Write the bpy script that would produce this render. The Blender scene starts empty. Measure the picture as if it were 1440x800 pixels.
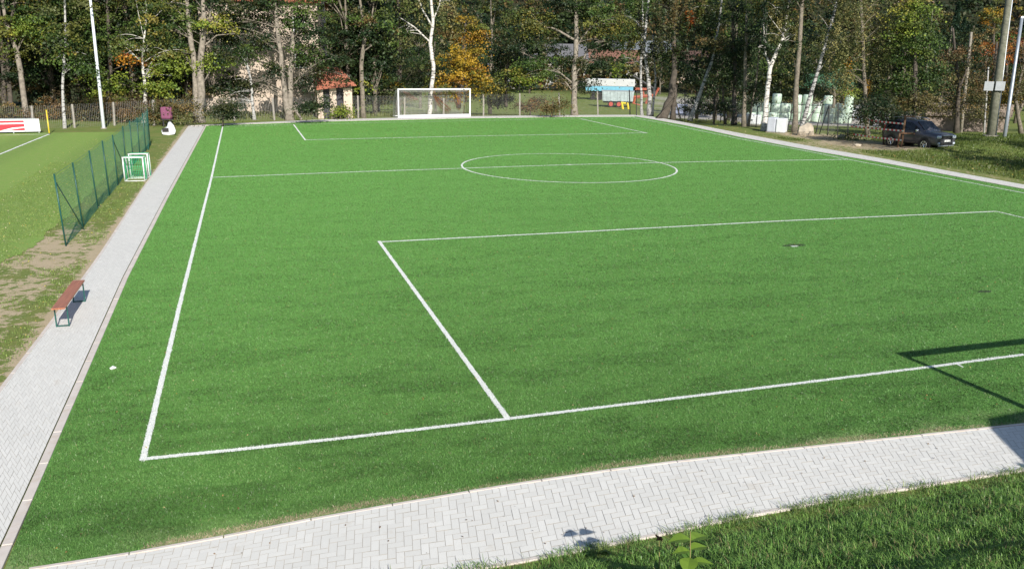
import bpy, math, random
import numpy as np
from mathutils import Vector, Matrix
R = math.radians
rng = np.random.default_rng(7); random.seed(7)
scn = bpy.context.scene; col = scn.collection

# ------------------------------------------------------------------ camera
S = 1.2
FPX, PITCH, YAW, ROLL = 1155.42, 0.27474, 0.31250, 0.017154
CAM = np.array([1.38902, -9.50568, 4.65221])*S
_F = np.array([math.sin(YAW)*math.cos(PITCH), math.cos(YAW)*math.cos(PITCH), -math.sin(PITCH)])
_R0 = np.array([math.cos(YAW), -math.sin(YAW), 0.0]); _U0 = np.cross(_R0, _F)
_R = _R0*math.cos(ROLL)+_U0*math.sin(ROLL); _U = -_R0*math.sin(ROLL)+_U0*math.cos(ROLL)
def ray(px, py): return _F+_R*(px-720)/FPX+_U*(400-py)/FPX
def at(px, py, z=0.0):
    d = ray(px, py); t = (z-CAM[2])/d[2]; return CAM+d*t
def dep(p): return float((np.asarray(p)-CAM)@_F)
def atd(px, py, depth): return CAM+ray(px, py)*depth
cd = bpy.data.cameras.new('camera'); cam = bpy.data.objects.new('camera', cd); col.objects.link(cam)
cd.sensor_fit = 'HORIZONTAL'; cd.sensor_width = 36; cd.lens = FPX/1440*36; cd.clip_end = 3000; cd.clip_start = .1
M3 = Matrix((tuple(_R), tuple(_U), tuple(-_F))).transposed()
cam.matrix_world = Matrix.Translation(Vector(CAM)) @ M3.to_4x4()
scn.camera = cam

def face_cam(p): v = np.array(p)-CAM; return math.atan2(v[1], v[0])-math.pi/2
# ------------------------------------------------------------------ light
SUN_EL, SUN_AZ = 30.0, 176.0        # azimuth from +Y towards +X
w = bpy.data.worlds.new('World'); scn.world = w; w.use_nodes = True
nt = w.node_tree; bg = nt.nodes['Background']
sky = nt.nodes.new('ShaderNodeTexSky'); sky.sky_type = 'NISHITA'; sky.sun_disc = False
sky.sun_elevation = R(SUN_EL); sky.sun_rotation = R(SUN_AZ); sky.air_density = 1.0; sky.dust_density = .6
nt.links.new(sky.outputs[0], bg.inputs[0]); bg.inputs[1].default_value = .085
ld = bpy.data.lights.new('sun', 'SUN'); lo = bpy.data.objects.new('sun', ld); col.objects.link(lo)
ld.energy = 4.6; ld.angle = R(.5); ld.color = (1, .955, .88)
sd = Vector((math.sin(R(SUN_AZ))*math.cos(R(SUN_EL)), math.cos(R(SUN_AZ))*math.cos(R(SUN_EL)), math.sin(R(SUN_EL))))
lo.rotation_euler = (-sd).to_track_quat('-Z', 'Y').to_euler(); lo.location = (0, -20, 40)
scn.view_settings.view_transform = 'Standard'; scn.view_settings.look = 'None'
scn.view_settings.gamma = 1; scn.view_settings.exposure = 0.42

# ------------------------------------------------------------------ terrain height
def sstep(t): t = np.clip(t, 0, 1); return t*t*(3-2*t)
def gz(x, y):
    x = np.asarray(x, float); y = np.asarray(y, float)
    z = np.clip((-3.9-y)*.42, 0, 3.7)
    s = y+.5*(x-17)
    z = z-4.2*np.clip((s-60)/78, 0, 1)
    d = np.hypot(x-1.7, y+11.4)
    z = z+np.where(y > -20, .27*np.clip(d-250, 0, 260), 0)
    z = z+.38*np.exp(-(((x-46.5)/5.5)**2+((y-30.3)/2.1)**2)) + .25*np.exp(-(((x-54)/7)**2+((y-33)/4)**2))
    return z

# ------------------------------------------------------------------ materials
def nodes(name):
    m = bpy.data.materials.new(name); m.use_nodes = True; t = m.node_tree
    return m, t, t.nodes['Principled BSDF']
def N(t, kind, **kw):
    n = t.nodes.new(kind)
    for k, v in kw.items():
        if k in n.inputs: n.inputs[k].default_value = v
        else: setattr(n, k, v)
    return n
def pos(t): return N(t, 'ShaderNodeTexCoord').outputs['Object']
def noise(t, scale, detail=3, vec=None, rough=.6):
    n = N(t, 'ShaderNodeTexNoise'); n.inputs['Scale'].default_value = scale; n.inputs['Detail'].default_value = detail
    n.inputs['Roughness'].default_value = rough
    t.links.new(vec if vec is not None else pos(t), n.inputs['Vector']); return n.outputs[0]
def ramp(t, fac, stops):
    r = N(t, 'ShaderNodeValToRGB'); e = r.color_ramp.elements
    while len(e) < len(stops): e.new(.5)
    for k, (p, c) in enumerate(stops):
        e[k].position = p; e[k].color = (*c, 1) if len(c) == 3 else c
    t.links.new(fac, r.inputs[0]); return r.outputs[0]
def mix(t, fac, a, b, mode='MIX'):
    m = N(t, 'ShaderNodeMix', data_type='RGBA', blend_type=mode)
    for s, v in ((0, fac), (6, a), (7, b)):
        if isinstance(v, (int, float)): m.inputs[s].default_value = v
        elif isinstance(v, tuple): m.inputs[s].default_value = (*v, 1)
        else: t.links.new(v, m.inputs[s])
    return m.outputs[2]
def bump(t, b, h, strength=.5, dist=.02):
    n = N(t, 'ShaderNodeBump'); n.inputs['Strength'].default_value = strength; n.inputs['Distance'].default_value = dist
    t.links.new(h, n.inputs['Height']); t.links.new(n.outputs[0], b.inputs['Normal'])
def g3(v): return (v, v, v)
def simple(name, c, rough=.6, metal=0, var=.18, scale=6, bmp=0, fine=60, dirt=None):
    m, t, b = nodes(name); b.inputs['Roughness'].default_value = rough; b.inputs['Metallic'].default_value = metal
    n = noise(t, scale, 4)
    lo_ = tuple(x*(1-var) for x in c); hi_ = tuple(min(1, x*(1+var)) for x in c)
    cc = ramp(t, n, [(.3, lo_), (.7, hi_)])
    if dirt: cc = mix(t, ramp(t, noise(t, scale*2.3, 5), [(.5, g3(0)), (.72, g3(.8))]), cc, dirt)
    t.links.new(cc, b.inputs['Base Color'])
    if bmp: bump(t, b, noise(t, fine, 3), bmp, .01)
    return m
M = {}
M['white'] = simple('white_paint', (.78, .79, .8), .35, var=.04, dirt=(.5, .5, .47))
M['alu'] = simple('aluminium', (.62, .65, .69), .35, .7, var=.08)
M['lamp_white'] = simple('pale_galvanised_steel', (.74, .78, .84), .4, .1, var=.05)
M['polegrey'] = simple('dull_galvanised_steel', (.34, .38, .43), .45, .3, var=.1)
M['boxgrey'] = simple('pale_grey_box', (.5, .52, .54), .5, var=.06)
M['polewood'] = simple('greenish_pole_wood', (.17, .17, .125), .85, var=.3, scale=3, bmp=.4, dirt=(.08, .09, .05))
M['green_metal'] = simple('green_powder_coat', (.012, .085, .07), .4, var=.2)
M['green_wire'] = simple('green_wire', (.01, .12, .09), .5, var=.1)
M['net_green'] = simple('green_net_cord', (.06, .46, .2), .8, var=.15)
M['net_white'] = simple('pale_net_cord', (.6, .6, .56), .8, var=.1)
M['net_brown'] = simple('brown_net_cord', (.30, .13, .07), .8, var=.1)
M['yellow'] = simple('yellow_plastic', (.75, .56, .04), .4, var=.08)
M['red'] = simple('red_print', (.62, .03, .05), .45, var=.06)
M['concrete'] = simple('weathered_concrete', (.36, .33, .29), .9, var=.2, scale=5, bmp=.4)
M['wood_old'] = simple('grey_wood', (.28, .25, .2), .85, var=.3, scale=3, bmp=.4, dirt=(.12, .12, .07))
M['wood_brown'] = simple('brown_wood', (.13, .07, .035), .8, var=.3, scale=5, bmp=.3)
M['wire'] = simple('galvanised_wire', (.25, .25, .24), .5, .4, var=.1)
M['darksteel'] = simple('dark_steel', (.035, .036, .035), .6, .2, var=.2)
M['plaster'] = simple('cream_plaster', (.62, .5, .4), .9, var=.12, scale=1.2, bmp=.2, dirt=(.4, .32, .25))
M['plaster_pink'] = simple('pinkish_plaster', (.56, .46, .37), .9, var=.12, scale=.8, bmp=.2, dirt=(.38, .3, .24))
M['plaster_white'] = simple('white_plaster', (.5, .49, .46), .9, var=.06, scale=.5)
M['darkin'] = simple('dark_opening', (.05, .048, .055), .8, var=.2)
M['glass_dark'] = simple('window_glass', (.012, .015, .02), .08, var=.1)
M['tyre'] = simple('tyre_rubber', (.02, .02, .02), .85, var=.2)
M['carpaint'] = simple('dark_car_paint', (.13, .13, .15), .22, .5, var=.05, scale=2)
M['carplastic'] = simple('black_plastic', (.02, .02, .022), .5, var=.1)
M['lens'] = simple('lamp_lens', (.65, .72, .8), .15, .3, var=.05)
M['chrome'] = simple('chrome', (.7, .72, .75), .2, .9, var=.03)
M['plate'] = simple('plate_white', (.8, .8, .78), .4, var=.02)
M['blue_tarp'] = simple('light_blue_tarp', (.16, .42, .55), .5, var=.1, scale=2)
M['white_tarp'] = simple('white_tarp', (.5, .51, .5), .55, var=.08, scale=1.5)
M['tank'] = simple('pale_tank_paint', (.38, .45, .45), .45, var=.2, scale=1.5)
M['red_hub'] = simple('red_wheel_hub', (.45, .08, .06), .5, var=.1)
M['orange'] = simple('orange_machine_paint', (.36, .09, .05), .5, var=.2)
M['bale'] = simple('pale_green_bale_wrap', (.5, .62, .5), .35, var=.14, scale=2.5, bmp=.4, fine=9)
M['wrapwhite'] = simple('white_plastic_wrap', (.72, .74, .76), .4, var=.08, scale=3, bmp=.6, fine=9)
M['wrapgrey'] = simple('grey_plastic_wrap', (.5, .52, .58), .5, var=.12, scale=3, bmp=.6, fine=9)
M['bluegrey'] = simple('blue_grey_panel', (.22, .25, .36), .6, var=.08)
M['purple'] = simple('purple_fabric', (.2, .06, .12), .8, var=.2, scale=5)
M['black'] = simple('near_black', (.015, .013, .013), .6, var=.2)
M['rock'] = simple('pale_stone', (.42, .36, .28), .9, var=.25, scale=3, bmp=.6, fine=12)
M['bark_grey'] = simple('grey_bark', (.25, .215, .175), .95, var=.4, scale=3.5, bmp=.8, fine=18, dirt=(.13, .12, .08))
M['bark_dark'] = simple('dark_bark', (.085, .07, .055), .95, var=.4, scale=4, bmp=.8, fine=18)
M['bark_mid'] = simple('brown_grey_bark', (.19, .16, .125), .95, var=.4, scale=4, bmp=.8, fine=18, dirt=(.07, .08, .04))
def birch(name, c, dark=.5):
    m, t, b = nodes(name); b.inputs['Roughness'].default_value = .85
    mp = N(t, 'ShaderNodeMapping'); mp.inputs['Scale'].default_value = (1.2, 1.2, 5); t.links.new(pos(t), mp.inputs[0])
    n = noise(t, 1.6, 4, mp.outputs[0], .7)
    c1 = ramp(t, n, [(dark, c), (dark+.06, (.06, .055, .05))]); t.links.new(c1, b.inputs['Base Color'])
    bump(t, b, n, .5, .03); return m
M['birch'] = birch('white_birch_bark', (.58, .55, .5), .535)
M['birch_grey'] = birch('grey_birch_bark', (.42, .41, .39), .52)
def roof_mat():
    m, t, b = nodes('red_roof_tiles'); b.inputs['Roughness'].default_value = .85
    wv = N(t, 'ShaderNodeTexWave', wave_type='BANDS', bands_direction='X'); wv.inputs['Scale'].default_value = 2.2
    t.links.new(pos(t), wv.inputs[0])
    cc = mix(t, .5, ramp(t, noise(t, 3, 5), [(.3, (.22, .06, .035)), (.7, (.55, .21, .13))]), (.4, .14, .085))
    t.links.new(cc, b.inputs['Base Color']); bump(t, b, wv.outputs[0], .8, .05); return m
M['roof'] = roof_mat(); M['wallstone'] = simple('shaded_stone', (.24, .19, .16), .95, var=.4, scale=1.4, bmp=.5, fine=8)
def bench_mat():
    m, t, b = nodes('varnished_bench_wood'); b.inputs['Roughness'].default_value = .32
    mp = N(t, 'ShaderNodeMapping'); mp.inputs['Scale'].default_value = (30, 1.2, 10); t.links.new(pos(t), mp.inputs[0])
    n = noise(t, 1.5, 5, mp.outputs[0])
    cc = ramp(t, n, [(.25, (.27, .085, .04)), (.75, (.52, .2, .1))]); t.links.new(cc, b.inputs['Base Color']); return m
M['bench'] = bench_mat()
def leaf_mat(name, trans=.3):
    m = bpy.data.materials.new(name); m.use_nodes = True; t = m.node_tree; t.nodes.clear()
    o = N(t, 'ShaderNodeOutputMaterial'); a = N(t, 'ShaderNodeAttribute', attribute_name='Col')
    d = N(t, 'ShaderNodeBsdfPrincipled'); d.inputs['Roughness'].default_value = .5; d.inputs['Specular IOR Level'].default_value = .3
    tr = N(t, 'ShaderNodeBsdfTranslucent'); mx = N(t, 'ShaderNodeMixShader'); mx.inputs[0].default_value = trans
    t.links.new(a.outputs['Color'], d.inputs['Base Color']); t.links.new(a.outputs['Color'], tr.inputs[0])
    t.links.new(d.outputs[0], mx.inputs[1]); t.links.new(tr.outputs[0], mx.inputs[2]); t.links.new(mx.outputs[0], o.inputs[0]); return m
M['leaf'] = leaf_mat('leaves', .22); M['blade'] = leaf_mat('grass_blades', .25); M['blade'].node_tree.nodes['Principled BSDF'].inputs['Roughness'].default_value = .38

# ------------------------------------------------------------------ mesh helpers
class MB:
    def __init__(s): s.v = []; s.f = []
    def add(s, vs, fs):
        o = len(s.v); s.v += [tuple(map(float, p)) for p in vs]; s.f += [tuple(i+o for i in f) for f in fs]; return s
    def box(s, c, d, rz=0, m=None):
        c = np.array(c, float); hx, hy, hz = d[0]/2, d[1]/2, d[2]/2; ca, sa = math.cos(rz), math.sin(rz)
        vs = []
        for z in (-hz, hz):
            for x, y in ((-hx, -hy), (hx, -hy), (hx, hy), (-hx, hy)):
                p = np.array([x*ca-y*sa, x*sa+y*ca, z])+c; vs.append(p if m is None else m(p))
        return s.add(vs, [(3, 2, 1, 0), (4, 5, 6, 7), (0, 1, 5, 4), (1, 2, 6, 5), (2, 3, 7, 6), (3, 0, 4, 7)])
    def tube(s, pts, r, n=6, caps=True):
        pts = [np.array(p, float) for p in pts]; k = len(pts)
        if np.isscalar(r): r = [r]*k
        t0 = pts[1]-pts[0]; t0 = t0/np.linalg.norm(t0); a = np.array([0, 0, 1.]) if abs(t0[2]) < .9 else np.array([1., 0, 0])
        u = np.cross(t0, a); u /= np.linalg.norm(u); vs = []; fs = []
        for i in range(k):
            t = pts[min(i+1, k-1)]-pts[max(i-1, 0)]; t = t/(np.linalg.norm(t)+1e-9)
            u = u-t*(u@t); u /= np.linalg.norm(u); v = np.cross(t, u)
            for j in range(n):
                an = 2*math.pi*j/n; vs.append(pts[i]+(u*math.cos(an)+v*math.sin(an))*r[i])
        for i in range(k-1):
            for j in range(n):
                fs.append((i*n+j, i*n+(j+1) % n, (i+1)*n+(j+1) % n, (i+1)*n+j))
        if caps: fs.append(tuple(range(n))[::-1]); fs.append(tuple((k-1)*n+j for j in range(n)))
        return s.add(vs, fs)
    def prism(s, poly, y0, y1, f=None):      # poly in (x,z), extruded along y
        n = len(poly); vs = [(x, y0, z) for x, z in poly]+[(x, y1, z) for x, z in poly]
        if f: vs = [f(v) for v in vs]
        fs = [tuple(range(n)), tuple(range(2*n-1, n-1, -1))]+[(i, i+n, (i+1) % n+n, (i+1) % n) for i in range(n)]
        return s.add(vs, fs)
    def build(s, name, mat, parent=None, smooth=False, bevel=0, kind=None):
        me = bpy.data.meshes.new(name); me.from_pydata(s.v, [], s.f); me.update()
        me.materials.append(mat); o = bpy.data.objects.new(name, me); col.objects.link(o)
        if parent is not None: o.parent = parent
        if smooth: me.polygons.foreach_set('use_smooth', [True]*len(me.polygons))
        if bevel:
            b = o.modifiers.new('bevel', 'BEVEL'); b.width = bevel; b.segments = 2; b.limit_method = 'ANGLE'
        if kind: o['kind'] = kind
        return o
def recalc(o):
    import bmesh
    bm = bmesh.new(); bm.from_mesh(o.data); bmesh.ops.recalc_face_normals(bm, faces=bm.faces); bm.to_mesh(o.data); bm.free(); return o
def tag(o, label, cat, group=None):
    o['label'] = label; o['category'] = cat
    if group: o['group'] = group
    return o
def empty(name, loc, rz=0, label=None, cat=None, group=None):
    o = bpy.data.objects.new(name, None); o.empty_display_size = .3; col.objects.link(o); o.location = tuple(map(float, loc)); o.rotation_euler = (0, 0, rz)
    if label: tag(o, label, cat, group)
    return o
kids = {}
def copy_tree(o, parent=None):
    c = o.copy(); col.objects.link(c)
    if parent is not None: c.parent = parent
    for ch in [x for x in list(bpy.data.objects) if x.parent == o]: copy_tree(ch, c)
    return c
def struct(o): o['kind'] = 'structure'; return o
def quads_mesh(name, V, mat, colr=None, parent=None):
    """V: (n,4,3) separate quads, colr (n,3)"""
    n = len(V); me = bpy.data.meshes.new(name); me.vertices.add(n*4); me.vertices.foreach_set('co', V.reshape(-1).astype(np.float32))
    me.loops.add(n*4); me.loops.foreach_set('vertex_index', np.arange(n*4, dtype=np.int32))
    me.polygons.add(n); me.polygons.foreach_set('loop_start', np.arange(0, n*4, 4, dtype=np.int32))
    if colr is not None:
        ca = me.color_attributes.new('Col', 'FLOAT_COLOR', 'POINT')
        c = np.ones((n, 4, 4), np.float32); c[:, :, :3] = colr[:, None, :]; ca.data.foreach_set('color', c.reshape(-1))
    me.update(calc_edges=True); me.validate(); me.materials.append(mat)
    o = bpy.data.objects.new(name, me); col.objects.link(o)
    if parent is not None: o.parent = parent
    return o
def unit(a): return a/(np.linalg.norm(a, axis=-1, keepdims=True)+1e-9)
def leaf_quads(C, size, up=.5, out=None):
    n = len(C); nr = rng.normal(size=(n, 3)); nr[:, 2] += up*1.6; nr[:, 1] -= .25
    if out is not None: nr += out*.8
    nr = unit(nr); a = unit(np.cross(nr, rng.normal(size=(n, 3)))); b = np.cross(nr, a)
    L = (size*rng.uniform(.6, 1.25, n))[:, None]
    return np.stack([C-a*L*.5, C+b*L*.33-nr*L*.08, C+a*L*.5, C-b*L*.33-nr*L*.08], 1)
PAL = {
 'green': [(.045, .085, .018), (.07, .115, .022), (.1, .13, .03), (.035, .065, .016)],
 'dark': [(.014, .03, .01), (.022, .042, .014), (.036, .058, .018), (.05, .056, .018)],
 'mixed': [(.06, .09, .02), (.14, .15, .03), (.2, .17, .035), (.04, .065, .018), (.08, .11, .025), (.12, .13, .03)],
 'yellow': [(.3, .2, .02), (.22, .18, .025), (.34, .21, .02), (.1, .12, .025), (.26, .13, .015)],
 'limey': [(.15, .21, .03), (.2, .25, .035), (.1, .15, .022), (.25, .24, .04)],
 'orange': [(.36, .11, .02), (.3, .08, .02), (.38, .17, .02), (.2, .08, .02)],
 'olive': [(.1, .095, .035), (.13, .11, .04), (.075, .08, .03), (.16, .11, .04)],
 'brown': [(.14, .085, .035), (.1, .07, .035), (.08, .075, .03), (.2, .12, .04)],
 'weep': [(.11, .12, .04), (.15, .15, .055), (.085, .1, .035), (.19, .17, .06)],
 'gold': [(.42, .22, .02), (.36, .18, .02)],
 'red': [(.35, .05, .03), (.25, .04, .03)],
 'spruce': [(.014, .035, .02), (.022, .048, .024), (.03, .055, .028)],
 'bluegreen': [(.06, .15, .08), (.09, .2, .11), (.05, .11, .06)],
}
def crown_cloud(c, rad, n, pal, size, shell=.42, sig=.44, clump=75, droop=0):
    """leaves gathered in clumps through an uneven ellipsoid"""
    rad = np.array(rad, float); nc = max(3, int(n/clump))
    d = unit(rng.normal(size=(nc, 3))); r = rng.uniform(0, 1, nc)**shell*rng.uniform(.72, 1.13, nc)
    cc = d*r[:, None]*rad+np.array(c)
    pc = np.array(PAL[pal]); ci = pc[rng.integers(0, len(pc), nc)]*rng.uniform(.75, 1.3, (nc, 1))
    k = rng.integers(0, nc, n); sg = sig*rng.uniform(.6, 1.3, nc)
    off = rng.normal(size=(n, 3))*sg[k][:, None]*np.array([1, 1, .36]); off[:, 2] -= .25*(off[:, 0]**2+off[:, 1]**2)/(sg[k]+.2)
    if droop: off[:, 2] = -np.abs(rng.exponential(droop, n)); off[:, :2] *= .35
    P = cc[k]+off; colr = ci[k]*rng.uniform(.75, 1.3, (n, 1)); 
    co_ = unit(d+np.array([0, -.1, .75])+rng.normal(size=d.shape)*.35)
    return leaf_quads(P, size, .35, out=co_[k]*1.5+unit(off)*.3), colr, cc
def limb(mb, a, b, r0, r1, sag=.1, n=5):
    a = np.array(a); b = np.array(b); L = np.linalg.norm(b-a); pts = []
    j = rng.normal(size=3)*L*.05
    for i in range(n+1):
        t = i/n; p = a+(b-a)*t+j*math.sin(math.pi*t); p[2] += sag*L*math.sin(math.pi*t); pts.append(p)
    mb.tube(pts, [r0+(r1-r0)*i/n for i in range(n+1)], 5)
tree_count = 0
def tree(name, label, base, trunks, crowns, bark='bark_grey', size=.2, limbs=7, group=None, zoff=0, cat='tree', shift=0, extra=None, sides=9):
    """base pixel of the foot; trunks: lists of (px,py,width px); crowns: (px,py,rx,ry,rz,n,palette[,droop])"""
    if len(base) == 3: D = base[2]; b = atd(base[0], base[1], D); b[2] = float(gz(b[0], b[1]))
    else: b = at(*base); D = dep(b)
    root = empty(name, b, 0, label, cat, group); mb = MB(); tips = []
    for tr in trunks:
        pts = []; rr = []
        for i, (px, py, wd) in enumerate(tr):
            p = atd(px, py, D)-b; pts.append(p); rr.append(wd*D/FPX/2*.88)
        if abs(pts[0][2]) < .7: pts[0][2] = -.15
        q = []; qr = []
        for i in range(len(pts)-1):       # subdivide with a little wander
            m_ = 4
            for j in range(m_):
                t = j/m_; p = pts[i]*(1-t)+pts[i+1]*t
                if j: p = p+rng.normal(size=3)*rr[i]*.14
                q.append(p); qr.append((rr[i]*(1-t)+rr[i+1]*t)*rng.uniform(.94, 1.06))
        q.append(pts[-1]); qr.append(rr[-1])
        if q[0][2] < 0: qr[0] *= 1.35; 
        mb.tube(q, qr, sides); tips += list(zip(q[len(q)//4:], qr[len(q)//4:]))
    VV = []; CC = []; crowns = [(c[0], c[1], c[2], c[3], c[4], int(c[5]*1.25))+tuple(c[6:]) for c in crowns]
    for cr in crowns:
        px, py, rx, ry, rz, n, pal = cr[:7]; dr = cr[7] if len(cr) > 7 else 0
        dy = cr[8] if len(cr) > 8 else 0
        c = atd(px, py, D)-b; c[1] += dy
        V, c_, cc = crown_cloud(c, (rx, ry, rz), n, pal, size, droop=dr); VV.append(V); CC.append(c_)
        for _ in range(limbs if n > 500 else 2):
            tgt = cc[rng.integers(len(cc))]; below = [t for t in tips if t[0][2] < tgt[2]+.6] or tips
            st = min(below, key=lambda t: np.linalg.norm(t[0]-tgt)+rng.uniform(0, 2.5))
            limb(mb, st[0], tgt, min(st[1]*.45, .035), .006)
    mb.build('trunk', M[bark], root, smooth=True)
    if VV:
        quads_mesh('crown', np.concatenate(VV), M['leaf'], np.concatenate(CC), root)
    return root

# ------------------------------------------------------------------ ground sheet
def mesh_grid(name, xs, ys, zf, mat, attr=None, zadd=0):
    X, Y = np.meshgrid(xs, ys); Z = zf(X, Y)+zadd; n, m = X.shape
    V = np.stack([X, Y, Z], -1).reshape(-1, 3); idx = np.arange(n*m).reshape(n, m)
    F = np.stack([idx[:-1, :-1], idx[:-1, 1:], idx[1:, 1:], idx[1:, :-1]], -1).reshape(-1, 4)
    me = bpy.data.meshes.new(name); me.from_pydata(V.tolist(), [], F.tolist()); me.polygons.foreach_set('use_smooth', [True]*len(F))
    if attr:
        for k, fn in attr.items():
            a = me.attributes.new(k, 'FLOAT', 'POINT'); a.data.foreach_set('value', fn(X, Y).reshape(-1).astype(np.float32))
    me.materials.append(mat); o = bpy.data.objects.new(name, me); col.objects.link(o); return o
def axis(parts):
    out = []
    for a, b, st in parts: out += list(np.arange(a, b, st))
    return np.array(out+[parts[-1][1]])
XS = axis([(-500, -60, 22), (-60, -8, 2.5), (-8, -1.6, .22), (-1.6, 33, 1.6), (33, 70, .7), (70, 130, 5), (130, 600, 24)])
YS = axis([(-120, -20, 8), (-20, -3, .4), (-3, 22, .3), (22, 66, .8), (66, 140, 4), (140, 620, 20)])
def ground_mat():
    m, t, b = nodes('ground_grass_and_soil'); b.inputs['Roughness'].default_value = .95; b.inputs['Specular IOR Level'].default_value = .15
    a = N(t, 'ShaderNodeAttribute', attribute_name='soil').outputs['Fac']
    y = N(t, 'ShaderNodeAttribute', attribute_name='yard').outputs['Fac']
    n1 = noise(t, .9, 5); n2 = noise(t, 5, 6, rough=.7); n3 = noise(t, 45, 3)
    gr = mix(t, n2, (.085, .15, .03), (.21, .26, .07)); gr = mix(t, ramp(t, n1, [(.4, g3(0)), (.65, g3(.6))]), gr, (.26, .24, .09))
    so = mix(t, n2, (.62, .5, .35), (.46, .37, .24)); so = mix(t, ramp(t, n3, [(.35, g3(.5)), (.6, g3(0))]), so, (.2, .18, .1))
    s = N(t, 'ShaderNodeMath', operation='ADD'); t.links.new(a, s.inputs[0])
    ad = N(t, 'ShaderNodeMath', operation='MULTIPLY_ADD'); t.links.new(noise(t, 3.2, 9, rough=.78), ad.inputs[0]); ad.inputs[1].default_value = 3.4; ad.inputs[2].default_value = -1.75
    t.links.new(ad.outputs[0], s.inputs[1])
    f = ramp(t, s.outputs[0], [(.46, g3(0)), (.6, g3(1))]); c = mix(t, f, gr, so)
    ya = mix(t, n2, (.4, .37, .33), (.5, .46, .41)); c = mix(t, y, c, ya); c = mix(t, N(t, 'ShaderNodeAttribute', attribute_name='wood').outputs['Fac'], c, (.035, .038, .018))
    t.links.new(c, b.inputs['Base Color']); bump(t, b, n3, .5, .04); return m
def soil_f(X, Y):
    v = np.zeros_like(X)
    v += (.62+.2*np.sin(X*2.7+Y*1.1)*np.sin(Y*1.7-X))*np.exp(-((X+3.9)/1.45)**2)*sstep((Y+3)/3)*sstep((19.5-Y)/5)         # worn strip by the bench
    v += .75*np.exp(-((X+2.46)/.22)**2)*(Y < 56)                                  # sandy edge along the paving
    v += .22*np.exp(-((X+3.4)/1.)**2)*(Y > 12)*(Y < 44)
    v += .55*np.exp(-((Y+3.72)/.1)**2)*(X < 30)
    q = at(1180, 196); 
    for px, py, r in ((1160, 193, 3.2), (1200, 202, 3.2), (1240, 207, 3.4), (1130, 190, 2.2)):
        q = at(px, py); v = np.maximum(v, .95*np.exp(-(((X-q[0])/r)**2+((Y-q[1])/r)**2)**1.5))
    v += .45*np.exp(-((X-37.2)/.9)**2)*(Y > 15)*(Y < 54)
    v = np.maximum(v, .6*np.exp(-(((X-at(440, 165)[0]+3)/5)**2+((Y-64)/3)**2)))
    return np.clip(v, 0, 1)
def yard_f(X, Y):
    s = Y+.5*(X-17); a = np.degrees(np.arctan2(X-1.7, Y+11.4)); d = np.hypot(X-1.7, Y+11.4)
    return sstep((s-80)/6)*sstep((a-27.5)/1.)*sstep((46-a)/2)*sstep((205-d)/10)
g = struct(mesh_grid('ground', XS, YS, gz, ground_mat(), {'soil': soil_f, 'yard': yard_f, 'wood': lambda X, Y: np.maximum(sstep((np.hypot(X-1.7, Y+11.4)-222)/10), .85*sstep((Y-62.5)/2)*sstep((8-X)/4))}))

# left mown field ------------------------------------------------------------
def lawn_mat():
    m, t, b = nodes('mown_lawn'); b.inputs['Roughness'].default_value = .9; b.inputs['Specular IOR Level'].default_value = .2
    P = pos(t); sx = N(t, 'ShaderNodeSeparateXYZ'); t.links.new(P, sx.inputs[0])
    wv = N(t, 'ShaderNodeMath', operation='SINE'); ml = N(t, 'ShaderNodeMath', operation='MULTIPLY'); ml.inputs[1].default_value = 1.3
    t.links.new(sx.outputs[0], ml.inputs[0]); t.links.new(ml.outputs[0], wv.inputs[0])
    mr = N(t, 'ShaderNodeMapRange'); mr.inputs[1].default_value = -.5; mr.inputs[2].default_value = .5; t.links.new(wv.outputs[0], mr.inputs[0])
    n2 = noise(t, 3.2, 6, rough=.7); n3 = noise(t, 60, 2)
    c = mix(t, mr.outputs[0], (.185, .33, .065), (.225, .385, .075)); c = mix(t, ramp(t, n2, [(.35, g3(0)), (.7, g3(.55))]), c, (.36, .38, .14))
    c = mix(t, ramp(t, n3, [(.3, g3(.5)), (.6, g3(0))]), c, (.1, .15, .04))
    t.links.new(c, b.inputs['Base Color']); bump(t, b, n3, .5, .03); return m
def ribbon_poly(name, pts, z, mat, kind='structure'):
    mb = MB(); mb.add([(p[0], p[1], z) for p in pts], [tuple(range(len(pts)))]); o = mb.build(name, mat)
    o['kind'] = kind; return o
lawn_edge = [(-5.4, -12), (-5.5, -3), (-5.6, 5), (-5.1, 11), (-4.3, 15), (-4.35, 30), (-4.6, 44), (-4.9, 50)]
mbL = MB(); vs = []; n_ = 0
ee = []
for i in range(len(lawn_edge)-1):
    for j in range(24):
        t_ = j/24; ee.append((lawn_edge[i][0]*(1-t_)+lawn_edge[i+1][0]*t_+rng.normal()*.07, lawn_edge[i][1]*(1-t_)+lawn_edge[i+1][1]*t_))
ee.append(lawn_edge[-1])
ee = [e for e in ee if e[1] > -3.6]
vs = [(x, y, .012) for x, y in ee]+[(-60, y, .012) for x, y in ee]; n_ = len(ee)
mbL.add(vs, [(i+1, i, i+n_, i+1+n_) for i in range(n_-1)])
lawn = struct(mbL.build('mown_field', lawn_mat()))

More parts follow.
